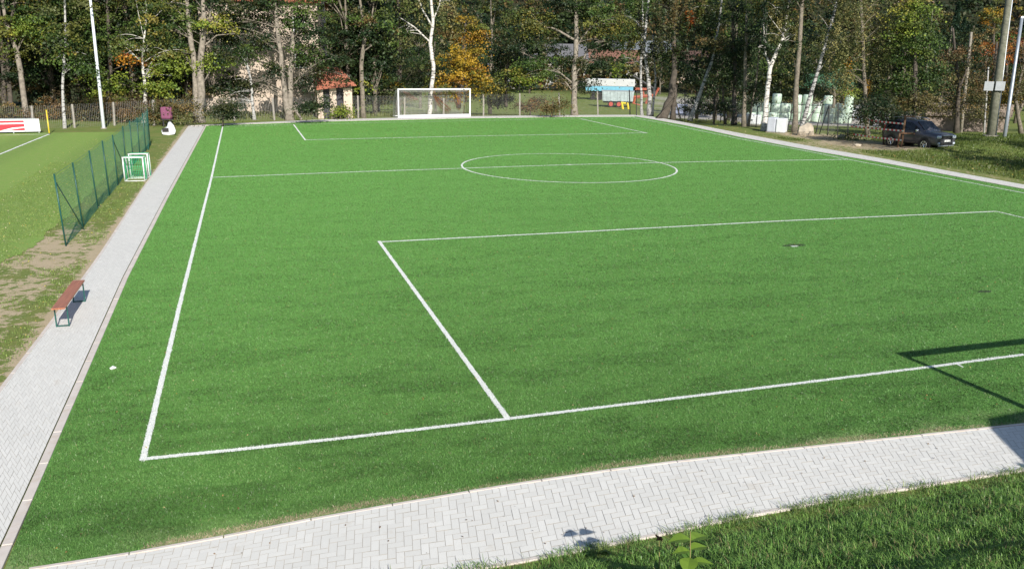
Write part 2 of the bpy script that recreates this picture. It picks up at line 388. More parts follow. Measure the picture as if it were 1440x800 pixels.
# artificial turf --------------------------------------------------------------
def turf_mat():
    m, t, b = nodes('artificial_turf'); b.inputs['Roughness'].default_value = .62; b.inputs['Specular IOR Level'].default_value = .25
    b.inputs['Sheen Weight'].default_value = .3; b.inputs['Sheen Roughness'].default_value = .5; b.inputs['Sheen Tint'].default_value = (.36, 1, .2, 1)
    P = pos(t)
    n0 = noise(t, .22, 5); 
    mp = N(t, 'ShaderNodeMapping'); mp.inputs['Scale'].default_value = (.8, 2.6, 1); mp.inputs['Rotation'].default_value = (0, 0, -.12); t.links.new(P, mp.inputs[0])
    n1 = noise(t, 1.5, 6, mp.outputs[0], .72); n2 = noise(t, 26, 4, mp.outputs[0], .75); n3 = noise(t, 75, 2)
    c = mix(t, ramp(t, n0, [(.35, g3(0)), (.65, g3(1))]), (.085, .185, .034), (.105, .22, .045))
    c = mix(t, ramp(t, n1, [(.45, g3(0)), (.66, g3(.85))]), c, (.05, .105, .026))
    c = mix(t, ramp(t, n2, [(.38, g3(.95)), (.58, g3(0))]), c, (.03, .07, .018))
    c = mix(t, ramp(t, n3, [(.56, g3(0)), (.7, g3(.75))]), c, (.2, .33, .1))
    # sand worked out along the near and left edges
    sx = N(t, 'ShaderNodeSeparateXYZ'); t.links.new(P, sx.inputs[0])
    mr = N(t, 'ShaderNodeMapRange'); mr.inputs[1].default_value = -1.75; mr.inputs[2].default_value = -2.42; t.links.new(sx.outputs[1], mr.inputs[0])
    mm = N(t, 'ShaderNodeMath', operation='MULTIPLY'); t.links.new(mr.outputs[0], mm.inputs[0]); t.links.new(ramp(t, noise(t, 1.1, 5), [(.4, g3(0)), (.62, g3(1))]), mm.inputs[1])
    m2 = N(t, 'ShaderNodeMath', operation='MULTIPLY'); t.links.new(mm.outputs[0], m2.inputs[0]); t.links.new(ramp(t, n3, [(.3, g3(.35)), (.6, g3(1))]), m2.inputs[1])
    c = mix(t, m2.outputs[0], c, (.5, .42, .28))
    t.links.new(c, b.inputs['Base Color'])
    ad = N(t, 'ShaderNodeMath', operation='ADD'); t.links.new(n2, ad.inputs[0]); t.links.new(n3, ad.inputs[1]); bump(t, b, ad.outputs[0], .75, .02); return m
# measured edges of the turf (inner kerb edges)
def resample(pts, n):
    pts = np.array(pts, float); d = np.r_[0, np.cumsum(np.linalg.norm(np.diff(pts, axis=0), axis=1))]; s = np.linspace(0, d[-1], n)
    return np.stack([np.interp(s, d, pts[:, k]) for k in range(pts.shape[1])], 1)
def gp(*pp): return [tuple(at(a, b)[:2]) for a, b in pp]
left_in = gp((4, 800), (50, 696), (122, 528), (181, 390), (236, 280), (290.5, 177.5))
near_in = gp((60, 798), (240, 770), (480, 722.5), (700, 685), (900, 655.5), (1100, 633), (1290, 613), (1440, 597))
far_in = gp((290.5, 177.5), (460, 171.5), (660, 167), (800, 165.2), (893, 164.6))
right_in = gp((893, 164.6), (913, 167.8), (960, 176.3), (1040, 193.5), (1140, 212.5), (1240, 229.5), (1340, 248.5), (1440, 266.8))
def extend(pts, before=0, after=0):
    p = [np.array(q) for q in pts]
    if before: d = p[0]-p[1]; p.insert(0, p[0]+d/np.linalg.norm(d)*before)
    if after: d = p[-1]-p[-2]; p.append(p[-1]+d/np.linalg.norm(d)*after)
    return p
near_in = extend(near_in, 0, 22.5); right_in = extend(right_in, 0, 20)
corner = np.array([left_in[0][0]+.03, near_in[0][1]-.03])
poly = [corner]+[np.array(q) for q in near_in[1:]]+[np.array([36.4, near_in[-1][1]])]+[np.array(q) for q in right_in[::-1][1:]]+[np.array(q) for q in far_in[::-1][1:]]+[np.array(q) for q in left_in[::-1][1:-1]]
turf = ribbon_poly('artificial_turf', poly, .02, turf_mat())

# markings ---------------------------------------------------------------------
def line_mat():
    m, t, b = nodes('white_line_fibre'); b.inputs['Roughness'].default_value = .8
    c = ramp(t, noise(t, 40, 3), [(.3, (.62, .66, .6)), (.5, (.8, .81, .79))]); t.links.new(c, b.inputs['Base Color']); bump(t, b, noise(t, 70, 2), .5, .01); return m
LM = line_mat(); mk = MB(); LINES = []
def line(pp, wd, z=.027, wob=.0035, mbx=None, world=False):
    P = np.array(pp if world else gp(*pp))
    if mbx is None and not world: LINES.append((P, wd))
    mbx = mbx or mk; L = np.linalg.norm(np.diff(P, axis=0), axis=1).sum(); Q = resample(P, max(3, int(L/.11)))
    T = unit(np.gradient(Q, axis=0)); Nn = np.stack([-T[:, 1], T[:, 0]], 1)
    jl = rng.normal(size=len(Q))*wob; jr = rng.normal(size=len(Q))*wob
    A = Q+Nn*(wd/2+jl)[:, None]; B = Q-Nn*(wd/2+jr)[:, None]; k = len(Q)
    mbx.add([(a[0], a[1], z) for a in A]+[(a[0], a[1], z) for a in B], [(i, i+k, i+1+k, i+1) for i in range(k-1)])
W_ = 28.7792*S; H_ = 23.2102*S; L_ = 46.37*S
line([(201, 649), (258, 409), (297.5, 250.5), (313.5, 178)], .088)
line([(203, 647.3), (360, 631.5), (500, 616), (714, 590.7), (900, 567.8), (1100, 543.5), (1300, 518.5), (1440, 500)], .088, .0275)
line([(314, 179), (412.8, 176), (560, 172.4), (700, 169.8), (815, 167.4), (889, 166.4)], .07)
line([(889, 166.2), (940, 175.3), (1040, 196), (1140, 214.5), (1193, 225), (1300, 245.5), (1440, 272.5)], .085, .0272)
line([(297.5, 250.5), (500, 242.6), (800.4, 232.5), (1000, 228), (1193, 225)], .11)
line([(714, 590.5), (624, 466), (533, 340.5)], .095)
line([(534, 341.5), (800, 328), (1100, 311.7), (1401, 298.3)], .1, .0274)
line([(1401, 298.3), (1440, 307.5)]+[], .075); 
line([(412.8, 175.8), (429.6, 198)], .1)
line([(429.4, 197.5), (660, 192.2), (910, 187.6)], .13, .0274)
line([(815.8, 167.7), (860, 177.3), (910, 188)], .12)
line([(1343, 512), (1353, 517.5)], .045)
th = np.linspace(0, 2*math.pi, 200); Rr = 4.5469*S
line([(W_/2+Rr*math.cos(a)+.02, H_+Rr*math.sin(a)) for a in th], .085, .0272, world=True)
q = at(800.4, 232.5); mk.box((q[0], q[1], .0285), (.22, .2, .004))
q = at(1117, 347.5); mk.box((q[0], q[1], .0285), (.22, .1, .004))
mark = struct(mk.build('pitch_markings', LM))
dk = MB()
for px, py, a, b_ in ((1117, 346, .55, .2), (1385, 411, .3, .12)):
    q = at(px, py); ring = [(q[0]+a*math.cos(t)*rng.uniform(.5, 1), q[1]+b_*math.sin(t)*rng.uniform(.6, 1), .0245) for t in np.linspace(0, 6.283, 17)[:-1]]
    dk.add(ring, [tuple(range(16))])
struct(dk.build('worn_turf_spots', simple('dark_worn_turf', (.03, .05, .02), .9, var=.4, scale=20)))
lm2 = MB(); line([(69.5, 189.2), (40, 201), (0, 217.5), (-160, 283)], .12, .018, .012, lm2); line([(69.5, 189.2), (-80, 192.5)], .1, .0182, .012, lm2)
struct(lm2.build('field_marking', LM))

# paving -----------------------------------------------------------------------
def paver_mat():
    m, t, b = nodes('pale_concrete_pavers'); b.inputs['Roughness'].default_value = .85
    a = N(t, 'ShaderNodeAttribute', attribute_name='Col').outputs['Color']
    n = noise(t, 1.3, 5); n2 = noise(t, 130, 2)
    c = mix(t, ramp(t, n, [(.35, g3(0)), (.7, g3(.4))]), a, (.64, .63, .59)); c = mix(t, ramp(t, n2, [(.3, g3(.25)), (.5, g3(0))]), c, (.4, .4, .38))
    c = mix(t, ramp(t, noise(t, 2.5, 6), [(.62, g3(0)), (.74, g3(.35))]), c, (.5, .42, .32))
    t.links.new(c, b.inputs['Base Color']); bump(t, b, n2, .2, .005); return m
PM = paver_mat(); JM = simple('sand_joints', (.5, .46, .4), .95, var=.25, scale=8)
KM = simple('kerb_concrete', (.62, .56, .51), .9, var=.08, scale=3, bmp=.2, dirt=(.55, .46, .38))
def strip(name, A, B, z=.03, herring=True, bl=.2, bw=.1):
    """paving between two edge polylines; u runs along, v across"""
    A = resample(A, 60); B = resample(B, 60); L = np.linalg.norm(np.diff(A, axis=0), axis=1).sum(); Wd = np.mean(np.linalg.norm(A-B, axis=1))
    def mp(u, v):
        f = np.clip(u/L, 0, 1)*59; i = np.minimum(f.astype(int), 58); fr = (f-i)[..., None]; a = A[i]*(1-fr)+A[i+1]*fr; b = B[i]*(1-fr)+B[i+1]*fr
        return a+(b-a)*(v/Wd)[..., None]
    r = []
    g_ = .0028
    nu = int(L/bw)+3; nv = int(Wd/bw)+3
    for i in range(-4, nu):
        for j in range(-3, nv):
            k = (i-j) % 4
            if k == 0: r.append((i*bw, j*bw, (i+2)*bw, (j+1)*bw))
            elif k == 3: r.append((i*bw, j*bw, (i+1)*bw, (j+2)*bw))
            # k==1 covered by the previous, k==3 by the one below
    r = np.array(r); 
    r[:, 0] = np.clip(r[:, 0]+g_, 0, L); r[:, 2] = np.clip(r[:, 2]-g_, 0, L); r[:, 1] = np.clip(r[:, 1]+g_, 0, Wd); r[:, 3] = np.clip(r[:, 3]-g_, 0, Wd)
    r = r[(r[:, 2]-r[:, 0] > .015) & (r[:, 3]-r[:, 1] > .015)]
    U = np.stack([r[:, 0], r[:, 2], r[:, 2], r[:, 0]], 1); Vv = np.stack([r[:, 1], r[:, 1], r[:, 3], r[:, 3]], 1)
    P = mp(U, Vv); Z = np.full(P.shape[:2]+(1,), z)+rng.normal(size=(len(P), 1, 1))*.0012
    Q = np.concatenate([P, Z], -1)
    if np.cross(Q[0, 1]-Q[0, 0], Q[0, 2]-Q[0, 0])[2] < 0: Q = Q[:, ::-1]
    t_ = rng.uniform(0, 1, (len(Q), 1)); c = np.array([.74, .725, .68])*(.93+.1*t_)
    o = quads_mesh(name, Q, PM, c); struct(o)
    mb = MB(); k = 60
    mb.add([(a[0], a[1], z-.006) for a in A]+[(b[0], b[1], z-.006) for b in B], [(i, i+k, i+1+k, i+1) for i in range(k-1)])
    struct(mb.build(name+'_bed', JM)); return o
def offset(pts, d):
    P = np.array(pts, float); T = unit(np.gradient(P, axis=0)); return P+np.stack([-T[:, 1], T[:, 0]], 1)*d
def kerb(name, pts, wd, top=.038, seg=1.0):
    P = np.array(pts, float); L = np.linalg.norm(np.diff(P, axis=0), axis=1).sum(); n = max(2, int(L/seg)); Q = resample(P, n+1); O = resample(offset(P, wd), n+1); mb = MB()
    for i in range(n):
        a, b = Q[i], Q[i+1]; c, d = O[i+1], O[i]; e = (b-a)/np.linalg.norm(b-a)*.005; a = a+e; d = d+e; b = b-e; c = c-e; h = top+rng.normal()*.0015
        vs = [(*p, z) for z in (-.05, h) for p in (a, b, c, d)]
        mb.add(vs, [(3, 2, 1, 0), (4, 5, 6, 7), (0, 1, 5, 4), (1, 2, 6, 5), (2, 3, 7, 6), (3, 0, 4, 7)])
    return struct(recalc(mb.build(name, KM, bevel=.006)))
# left walkway
lo_edge = gp((0, 555), (75, 455), (146, 355), (205, 262), (266, 178)); lo_edge = extend(lo_edge, 6.2, 0)
li = extend([tuple(p) for p in left_in], 3.6, 0)
lk = offset(li, .12)                       # kerb between turf and pavers
lo_full = offset(li, 0)
kerb('kerb', li, .115)
ol = [np.array(p) for p in lo_edge]
strip('walkway', resample(offset(li, .135), 60), resample([ol[0]]+ol[1:], 60))
kerb('kerb', offset(resample(ol, 40), 0), .07, .036)
# near walkway
no = gp((0, 866), (240, 852), (520, 817), (720, 793), (900, 757), (1060, 722), (1250, 690), (1440, 661)); no = extend(no, 0, 22)
ni = [np.array([li[0][0]+.25, near_in[0][1]-.0])]+[np.array(p) for p in near_in[1:]]
no[0] = np.array([ni[0][0], no[0][1]])
nir = resample(ni, 60)
kerb('kerb', nir, -.05, .034)
strip('walkway', resample(offset(nir, -.06), 60), resample(no, 60))
kerb('kerb', resample(no, 60), -.055, .035)
# far and right narrow walkways
fo = gp((262, 177.3), (460, 168.6), (660, 164.2), (800, 162.6), (893, 162.2)); fi = [np.array(left_in[-1])+np.array([-1.1, 0])]+[np.array(p) for p in far_in]
strip('walkway', resample(offset(resample(fi, 30), .02), 60), resample(fo, 60), .034)
ro = gp((893, 162.2), (915, 164.2), (960, 172.2), (1040, 188), (1140, 206.5), (1240, 223.7), (1340, 242.5), (1440, 260.7)); ro = extend(ro, 0, 22)
strip('walkway', resample(offset(np.array(right_in), .02), 60), resample(ro, 60), .034)
kerb('kerb', resample(right_in, 60), .1, .04); kerb('kerb', resample(fi, 50), .1, .04)

# grass blades and litter --------------------------------------------------------
def blades(name, P, h, wd, colr, lean=.5):
    n = len(P); az = rng.uniform(0, 2*math.pi, n); d = np.stack([np.cos(az), np.sin(az), 0*az], 1); s = np.stack([-np.sin(az), np.cos(az), 0*az], 1)
    H = (h*rng.uniform(.45, 1.25, n))[:, None]; le = (lean*rng.uniform(.2, 1.4, n))[:, None]; wv = (wd*rng.uniform(.7, 1.3, n))[:, None]
    up = np.array([0, 0, 1.]); m_ = P+up*H*.6+d*H*le*.3; tp = P+up*H*(1-.25*le)+d*H*le
    q1 = np.stack([P-s*wv/2, P+s*wv/2, m_+s*wv*.4, m_-s*wv*.4], 1); q2 = np.stack([m_-s*wv*.4, m_+s*wv*.4, tp+s*wv*.08, tp-s*wv*.08], 1)
    o = quads_mesh(name, np.concatenate([q1, q2]), M['blade'], np.concatenate([colr, colr])); o['kind'] = 'stuff'; return o
def gcol(n, a, b): t = rng.uniform(0, 1, (n, 1)); return (np.array(a)*(1-t)+np.array(b)*t)*rng.uniform(.7, 1.3, (n, 1))
# bank at the lower right
n = 210000
x = rng.uniform(2.2, 17.5, n); y = -3.58-rng.uniform(0, 1, n)**.9*5.2
cl = .5+.5*np.sin(x*5.1+np.sin(y*4)*2)*np.cos(y*6.3+x*1.7); keep = rng.uniform(0, 1, n) < .55+.45*cl; x, y, cl = x[keep], y[keep], cl[keep]
P = np.stack([x, y, gz(x, y)], 1); fade = np.clip((-3.45-y)/.4, .5, 1)
c = gcol(len(x), (.085, .21, .04), (.26, .42, .1)); dry = rng.uniform(0, 1, len(x)) < .05+.12*(np.sin(x*2.3+y*3)>.75); c[dry] = np.array([.32, .28, .13])
tagc = blades('grass', P, .1*fade*(.6+.7*cl), .0075, c, .9)
# tufts creeping over the kerb
x = np.concatenate([rng.normal(rng.uniform(2.5, 16), rng.uniform(.05, .3), int(rng.integers(20, 120))) for _ in range(46)]); oe_ = resample(no, 80); y = np.interp(x, oe_[:, 0], oe_[:, 1])-.1+rng.uniform(-.12, .1, len(x))
blades('grass', np.stack([x, y, gz(x, y)+.01], 1), .11, .008, gcol(len(x), (.085, .2, .04), (.3, .36, .12)), 1.1)
# verge by the left walkway
n = 80000; x = rng.uniform(-7.5, -2.45, n); y = rng.uniform(-3.6, 34, n)
pn = np.sin(x*2.1+1.3*np.sin(y*1.3))+np.sin(y*1.9+x*.8+.7*np.sin(x*3.1)); so = soil_f(x, y)
keep = (pn*.5+rng.normal(size=n)*.3 > so*2.1-.95); x, y = x[keep], y[keep]
P = np.stack([x, y, gz(x, y)+.005], 1); c = gcol(len(x), (.15, .24, .05), (.3, .38, .11)); blades('grass', P, .05, .012, c, .9)
# verge on the right
n = 60000; x = rng.uniform(36.5, 62, n); y = rng.uniform(14, 40, n); keep = (x > 37.6) & (soil_f(x, y) < .35); x, y = x[keep], y[keep]
P = np.stack([x, y, gz(x, y)], 1); blades('grass', P, .13, .03, gcol(len(x), (.06, .11, .02), (.14, .17, .035)), .6)
# rough meadow behind the far fence
n = 50000; x = rng.uniform(-20, 50, n); y = rng.uniform(62.2, 75, n)
P = np.stack([x, y, gz(x, y)], 1); blades('meadow_grass', P, .32, .04, gcol(len(x), (.12, .18, .04), (.27, .27, .1)), .5)
# short fibres of the artificial turf: denser and finer near the stand, white where the lines run
n = 2300000; r_ = np.exp(rng.uniform(math.log(8.3), math.log(78), n)); a_ = rng.uniform(R(-17), R(78), n); x = 1.67+r_*np.sin(a_); y = -11.4+r_*np.cos(a_)
le_ = np.array(li); ne_ = np.array(nir); re_ = np.array(right_in); fe_ = np.array(far_in)
ok = (x > np.interp(y, le_[:, 1], le_[:, 0])+.02) & (y > np.interp(x, ne_[:, 0], ne_[:, 1])+.02) & (x < np.interp(-y, -re_[:, 1], re_[:, 0])-.03) & (y < np.interp(x, fe_[:, 0], fe_[:, 1])-.03)
x, y, r_ = x[ok], y[ok], r_[ok]; n = len(x)
wh = np.abs(np.hypot(x-W_/2, y-H_)-Rr) < .058
for P_l, wd_ in LINES:
    for i in range(len(P_l)-1):
        p0_, p1_ = P_l[i], P_l[i+1]; ab = p1_-p0_; t_ = np.clip(((x-p0_[0])*ab[0]+(y-p0_[1])*ab[1])/(ab@ab), 0, 1)
        wh |= np.hypot(x-p0_[0]-ab[0]*t_, y-p0_[1]-ab[1]*t_) < wd_*.5
pt_ = np.sin(x*.9+1.3*np.sin(y*.7))*np.sin(y*1.1+.6*np.sin(x*1.7))*.5+np.sin(x*.21+2+np.sin(y*.17))*np.sin(y*.6+.5*np.sin(x*.5))*.6
fine_ = np.zeros(n); rg2 = np.random.default_rng(5)
for wl_ in np.exp(rg2.uniform(math.log(.35), math.log(3.5), 46)):
    an_ = rg2.normal()*.75+math.pi/2; kx, ky = math.cos(an_)*6.283/wl_*.75, math.sin(an_)*6.283/wl_*1.3; fine_ += np.sin(x*kx+y*ky+rg2.uniform(0, 6.28))*wl_**.3
fine_ = np.clip(fine_/3.6, -.6, 1.9)*(.35+.9*np.exp(-np.maximum(y, 0)/11))

seam = np.abs(((y+.6) % 4.0)-2.0) < .02
sc_ = np.clip(1-.08*pt_-.17*fine_-.1*seam, .4, 1.3)
c = gcol(n, (.085, .175, .042), (.17, .32, .095)); c = c*sc_[:, None]; k_ = rng.uniform(0, 1, n) < .012; c[k_] = (.34, .34, .16)
ed_ = y-np.interp(x, ne_[:, 0], ne_[:, 1]); sand = (ed_ < .16*(.35+.65*np.abs(np.sin(x*.7+.5*np.sin(x*2.1))))+rng.normal(size=n)*.03) & (x > .2); c[sand] = np.array([.42, .36, .23])*rng.uniform(.7, 1.2, (int(sand.sum()), 1))
c[wh] = np.array([.72, .74, .7])*rng.uniform(.8, 1.1, (int(wh.sum()), 1))
az_ = rng.uniform(0, 6.283, n); hh = rng.uniform(.012, .027, n)*(1+.004*r_); wv_ = rng.uniform(.0016, .0034, n)*(r_/9)**.62; B_ = np.stack([x, y, np.full(n, .02)], 1)
wv_[wh] = np.minimum(wv_[wh], .018)
sd_ = np.stack([np.cos(az_), np.sin(az_), 0*az_], 1)*wv_[:, None]; tp_ = B_+np.stack([rng.normal(size=n)*.012, rng.normal(size=n)*.012, hh], 1)
o = quads_mesh('turf_fibres', np.stack([B_-sd_, B_+sd_, tp_+sd_*.6, tp_-sd_*.6], 1), M['blade'], c); o['kind'] = 'stuff'
# fallen leaves on turf, paving and lawn
def litter(name, n, x0, x1, y0, y1, z, size, pal):
    x = rng.uniform(x0, x1, n); y = rng.uniform(y0, y1, n); C = np.stack([x, y, np.zeros(n)+z], 1)
    nr = unit(rng.normal(size=(n, 3))*.35+np.array([0, 0, 1.])); a = unit(np.cross(nr, rng.normal(size=(n, 3)))); b = np.cross(nr, a); L = (size*rng.uniform(.5, 1.2, n))[:, None]
    V = np.stack([C-a*L*.5, C-b*L*.35, C+a*L*.5, C+b*L*.35], 1); pc = np.array(pal); o = quads_mesh(name, V, M['leaf'], pc[rng.integers(0, len(pc), n)]*rng.uniform(.7, 1.2, (n, 1))); o['kind'] = 'stuff'; return o
LP = [(.45, .34, .08), (.4, .25, .1), (.5, .45, .2), (.25, .14, .06)]
litter('fallen_leaves', 2600, -.8, 33, -2.1, 20, .033, .035, LP)
litter('fallen_leaves', 1500, 2, 34, 40, 55, .035, .055, LP)
litter('fallen_leaves', 90, -2.3, 14, -3.5, -2.4, .045, .03, [(.3, .2, .12), (.2, .13, .08)])
litter('fallen_leaves', 2200, -8, -2.5, 3, 45, .05, .05, [(.6, .5, .12), (.55, .5, .3)])
litter('fallen_leaves', 1500, 37.5, 50, 16, 50, .09, .1, LP)

# ------------------------------------------------------------------ bench
b0 = at(89, 461); b1 = at(112, 426.5); dv = b1-b0; L = np.linalg.norm(dv[:2]); rz = math.atan2(dv[1], dv[0])-math.pi/2
bench = empty('bench', (b0+b1)/2+np.array([0, 0, .03]), rz, 'folding beer bench with reddish brown plank seat and green steel legs on the paving', 'bench')
SH = .44; hl = L/2
MB().box((0, 0, SH), (.25, L+.42, .03)).build('seat', M['bench'], bench, bevel=.006)
for s in (-1, 1):
    for sx in (-1, 1):
        MB().box((sx*.115, s*hl, SH/2-.01), (.025, .025, SH-.02)).build('leg', M['green_metal'], bench)
    MB().box((0, s*hl, .02), (.2, .022, .022)).build('foot_bar', M['green_metal'], bench); MB().box((0, s*hl, SH-.035), (.2, .03, .03)).build('leg_brace', M['green_metal'], bench)
    MB().tube([(0, s*hl, SH-.08), (0, s*(hl-.35), SH-.02)], .008, 5).build('fold_strut', M['green_metal'], bench)

# ------------------------------------------------------------------ green net fence
f0 = at(93, 346)+0; f1 = at(210, 202); f0[2] = f1[2] = 0; tops = [(79, 230), (104, 218), (127, 205), (146, 193), (161, 184.5), (176, 177.5), (185, 174), (195, 170.5), (203, 166), (209, 158)]
feet = [(93, 346), (117, 320), (138, 293), (154, 275), (166, 261), (178, 243), (188, 232), (197, 222), (205, 213), (211.5, 205)]
FH = 2.08
fence = empty('net_fence', f0, 0, 'green wire mesh fence with leaning green posts between the mown field and the walkway', 'fence')
fp = []
for i, (px, py) in enumerate(feet):
    p = at(px, py)-f0; D = dep(at(px, py)); tp = atd(tops[i][0], tops[i][1], D)-f0; h = FH*rng.uniform(.98, 1.02)
    ln = (tp-p); k = h/max(ln[2], .5); tp = p+np.array([ln[0]*k*.6, 0, h]); fp.append((p, tp))
    MB().tube([p+np.array([0, 0, -.1]), tp], .024, 8).build('post', M['green_metal'], fence, smooth=True)
for a, b in ((0, 1), (4, 5), (9, 8)):
    p = fp[a][0]; q = fp[b][0]; MB().tube([fp[a][1]*.9+p*.1, p+(q-p)*.85+np.array([.1, 0, 0])], .018, 6).build('brace', M['green_metal'], fence)
mbm = MB()
for i in range(len(fp)-1):
    (a, at_), (b, bt) = fp[i], fp[i+1]; Ls = np.linalg.norm(b-a); nv = int(Ls/.085); nh = 24
    for j in range(nv+1):
        t_ = j/nv; lo_p = a+(b-a)*t_+np.array([0, 0, .03]); hi_p = at_+(bt-at_)*t_-np.array([0, 0, .04+.06*math.sin(math.pi*t_)])
        mbm.tube([lo_p, hi_p], .0022, 3, False)
    for j in range(nh+1):
        s_ = j/nh; mbm.tube([a+(at_-a)*s_*.975+np.array([0, 0, .03]), b+(bt-b)*s_*.975+np.array([0, 0, .03])], .0022 if j not in (0, nh) else .006, 3, False)
mbm.build('wire_mesh', M['green_wire'], fence)

# ------------------------------------------------------------------ mini goals
def mini_goal(p, wd, h, dp, rz, label):
    r = empty('mini_goal', p, rz, label, 'goal', 'small training goals by the green fence')
    MB().tube([(-wd/2, 0, .025), (-wd/2, 0, h)], .028, 8).tube([(-wd/2-.028, 0, h), (wd/2+.028, 0, h)], .028, 8).tube([(wd/2, 0, h), (wd/2, 0, .025)], .028, 8).build('goal_frame', M['white'], r, smooth=True)
    MB().tube([(-wd/2, 0, .02), (wd/2, 0, .02)], .02, 8).tube([(-wd/2, 0, .02), (-wd/2, dp, .02), (wd/2, dp, .02), (wd/2, 0, .02)], .02, 8).tube([(-wd/2, 0, h), (-wd/2, dp*.8, h*.96), (wd/2, dp*.8, h*.96), (wd/2, 0, h)], .02, 8).tube([(-wd/2, dp*.8, h*.96), (-wd/2, dp, .02)], .016, 6).tube([(wd/2, dp*.8, h*.96), (wd/2, dp, .02)], .016, 6).build('rear_frame', M['white'], r, smooth=True)
    mb = MB(); st = .07
    for i in range(int(wd/st)+1):
        x = -wd/2+i*wd/int(wd/st); mb.tube([(x, 0, h-.01), (x, dp*.8, h*.96), (x, dp, .03)], .0065, 3, False)
    for j in range(12):
        z = .04+(h*.93-.04)*j/11; y = dp-.2*dp*j/11; mb.tube([(-wd/2, 0, z), (-wd/2, y, z), (wd/2, y, z), (wd/2, 0, z)], .0065, 3, False)
    for j in range(1, 8):
        y = dp*.8*j/8; mb.tube([(-wd/2, y, .02), (-wd/2, y, h)], .004, 3, False); mb.tube([(wd/2, y, .02), (wd/2, y, h)], .004, 3, False); mb.tube([(-wd/2, y, h), (wd/2, y, h)], .004, 3, False)
    mb.build('net', M['net_green'], r); return r
pa = at(175.5, 255.5); pb = at(204, 255); wd = np.linalg.norm(pb-pa)
mini_goal((pa+pb)/2, wd-.02, 1.02, .75, math.atan2(pb[1]-pa[1], pb[0]-pa[0]), 'nearer of two small white goals with green net on the grass strip')
pc_ = (pa+pb)/2+np.array([.1, 1.08, 0]); mini_goal(pc_, wd-.06, 1.04, .65, math.atan2(pb[1]-pa[1], pb[0]-pa[0])+.04, 'farther of two small white goals, standing close behind the other')

# ------------------------------------------------------------------ big goals
def big_goal(pl, pr, label, h=2.4, sgn=1, cord=.009):
    pl = np.array(pl); pr = np.array(pr); wd = np.linalg.norm(pr-pl); r = empty('football_goal', (pl+pr)/2, math.atan2(pr[1]-pl[1], pr[0]-pl[0]), label, 'goal', 'football goals at the two ends of the pitch'); hw = wd/2
    for s in (-1, 1): MB().box((s*hw, 0, h/2), (.12, .12, h)).build('post', M['white'], r, bevel=.02)
    MB().box((0, 0, h+.06), (wd+.12, .12, .12)).build('crossbar', M['white'], r, bevel=.02)
    bk = sgn*1.5
    MB().box((0, -.02*sgn, .13), (wd-.14, .17, .26)).build('ground_bar', M['white'], r, bevel=.02)
    for s in (-1, 1):
        MB().box((s*hw, bk/2, .07), (.1, abs(bk)-.14, .12)).build('side_bar', M['white'], r, bevel=.01)
        MB().tube([(s*hw, sgn*.06, h), (s*hw, sgn*.75, h-.08), (s*hw, bk, .1)], .03, 6).build('net_stay', M['alu'] if s < 0 else M['net_brown'], r, smooth=True)
    MB().box((0, bk, .07), (wd, .09, .12)).build('rear_bar', M['white'], r)
    mb = MB(); n = int(wd/.12)
    for i in range(n+1):
        x = -hw+wd*i/n; mb.tube([(x, sgn*.07, h-.02), (x, sgn*.7, h-.22), (x, bk*.92, h*.45), (x, bk, .12)], cord, 3, False)
    for j in range(20):
        t = j/19; z = .12+(h-.25)*t; y = bk-(bk-sgn*.72)*t; sg = .06*math.sin(3.14*t); mb.tube([(-hw, sgn*.08, z), (-hw, y, z), (0, y+sg, z), (hw, y, z), (hw, sgn*.08, z)], cord, 3, False)
    for j in range(1, 6): mb.tube([(-hw, sgn*.72*j/6, h-.03*j), (hw, sgn*.72*j/6, h-.03*j)], cord, 3, False)
    mb.build('net', M['net_white'], r); return r
p1 = at(560.5, 166.5); p2 = at(660.7, 164.6)
fg = big_goal(p1, p2, 'white football goal with net at the far end in front of the birch', 2.35)
for pts_, r_ in (([(.2, .9, 1.95), (.9, 1.1, 1.2), (1.5, 1.3, .75), (1.9, 1.4, .5)], [.05, .3, .33, .1]), ([(2.2, .8, 2.2), (2.55, 1.0, 1.6), (2.8, 1.2, .7)], [.08, .25, .12]), ([(-2.6, .8, 2.2), (-2.0, 1.0, 1.9), (-1.2, 1.1, 1.5)], [.06, .14, .05])):
    mb = MB(); 
    for k_ in range(26):
        o_ = rng.normal(size=3); mb.tube([np.array(p)+o_*rr_*np.array([.8, .3, .7])*rng.uniform(.7, 1.3) for p, rr_ in zip(pts_, r_)], .012, 3, False)
    mb.build('gathered_net', M['net_brown'], fg)

# near goal stands just outside the frame, its shadow falls on the near goal line
GY = .62-2.46/math.tan(R(SUN_EL))*math.cos(R(180-SUN_AZ)); GX = 13.6+2.46/math.tan(R(SUN_EL))*math.sin(R(180-SUN_AZ))
ng = big_goal((GX+6, GY, .03), (GX, GY, .03), 'white football goal on the near walkway whose shadow falls on the goal line', cord=.0015)

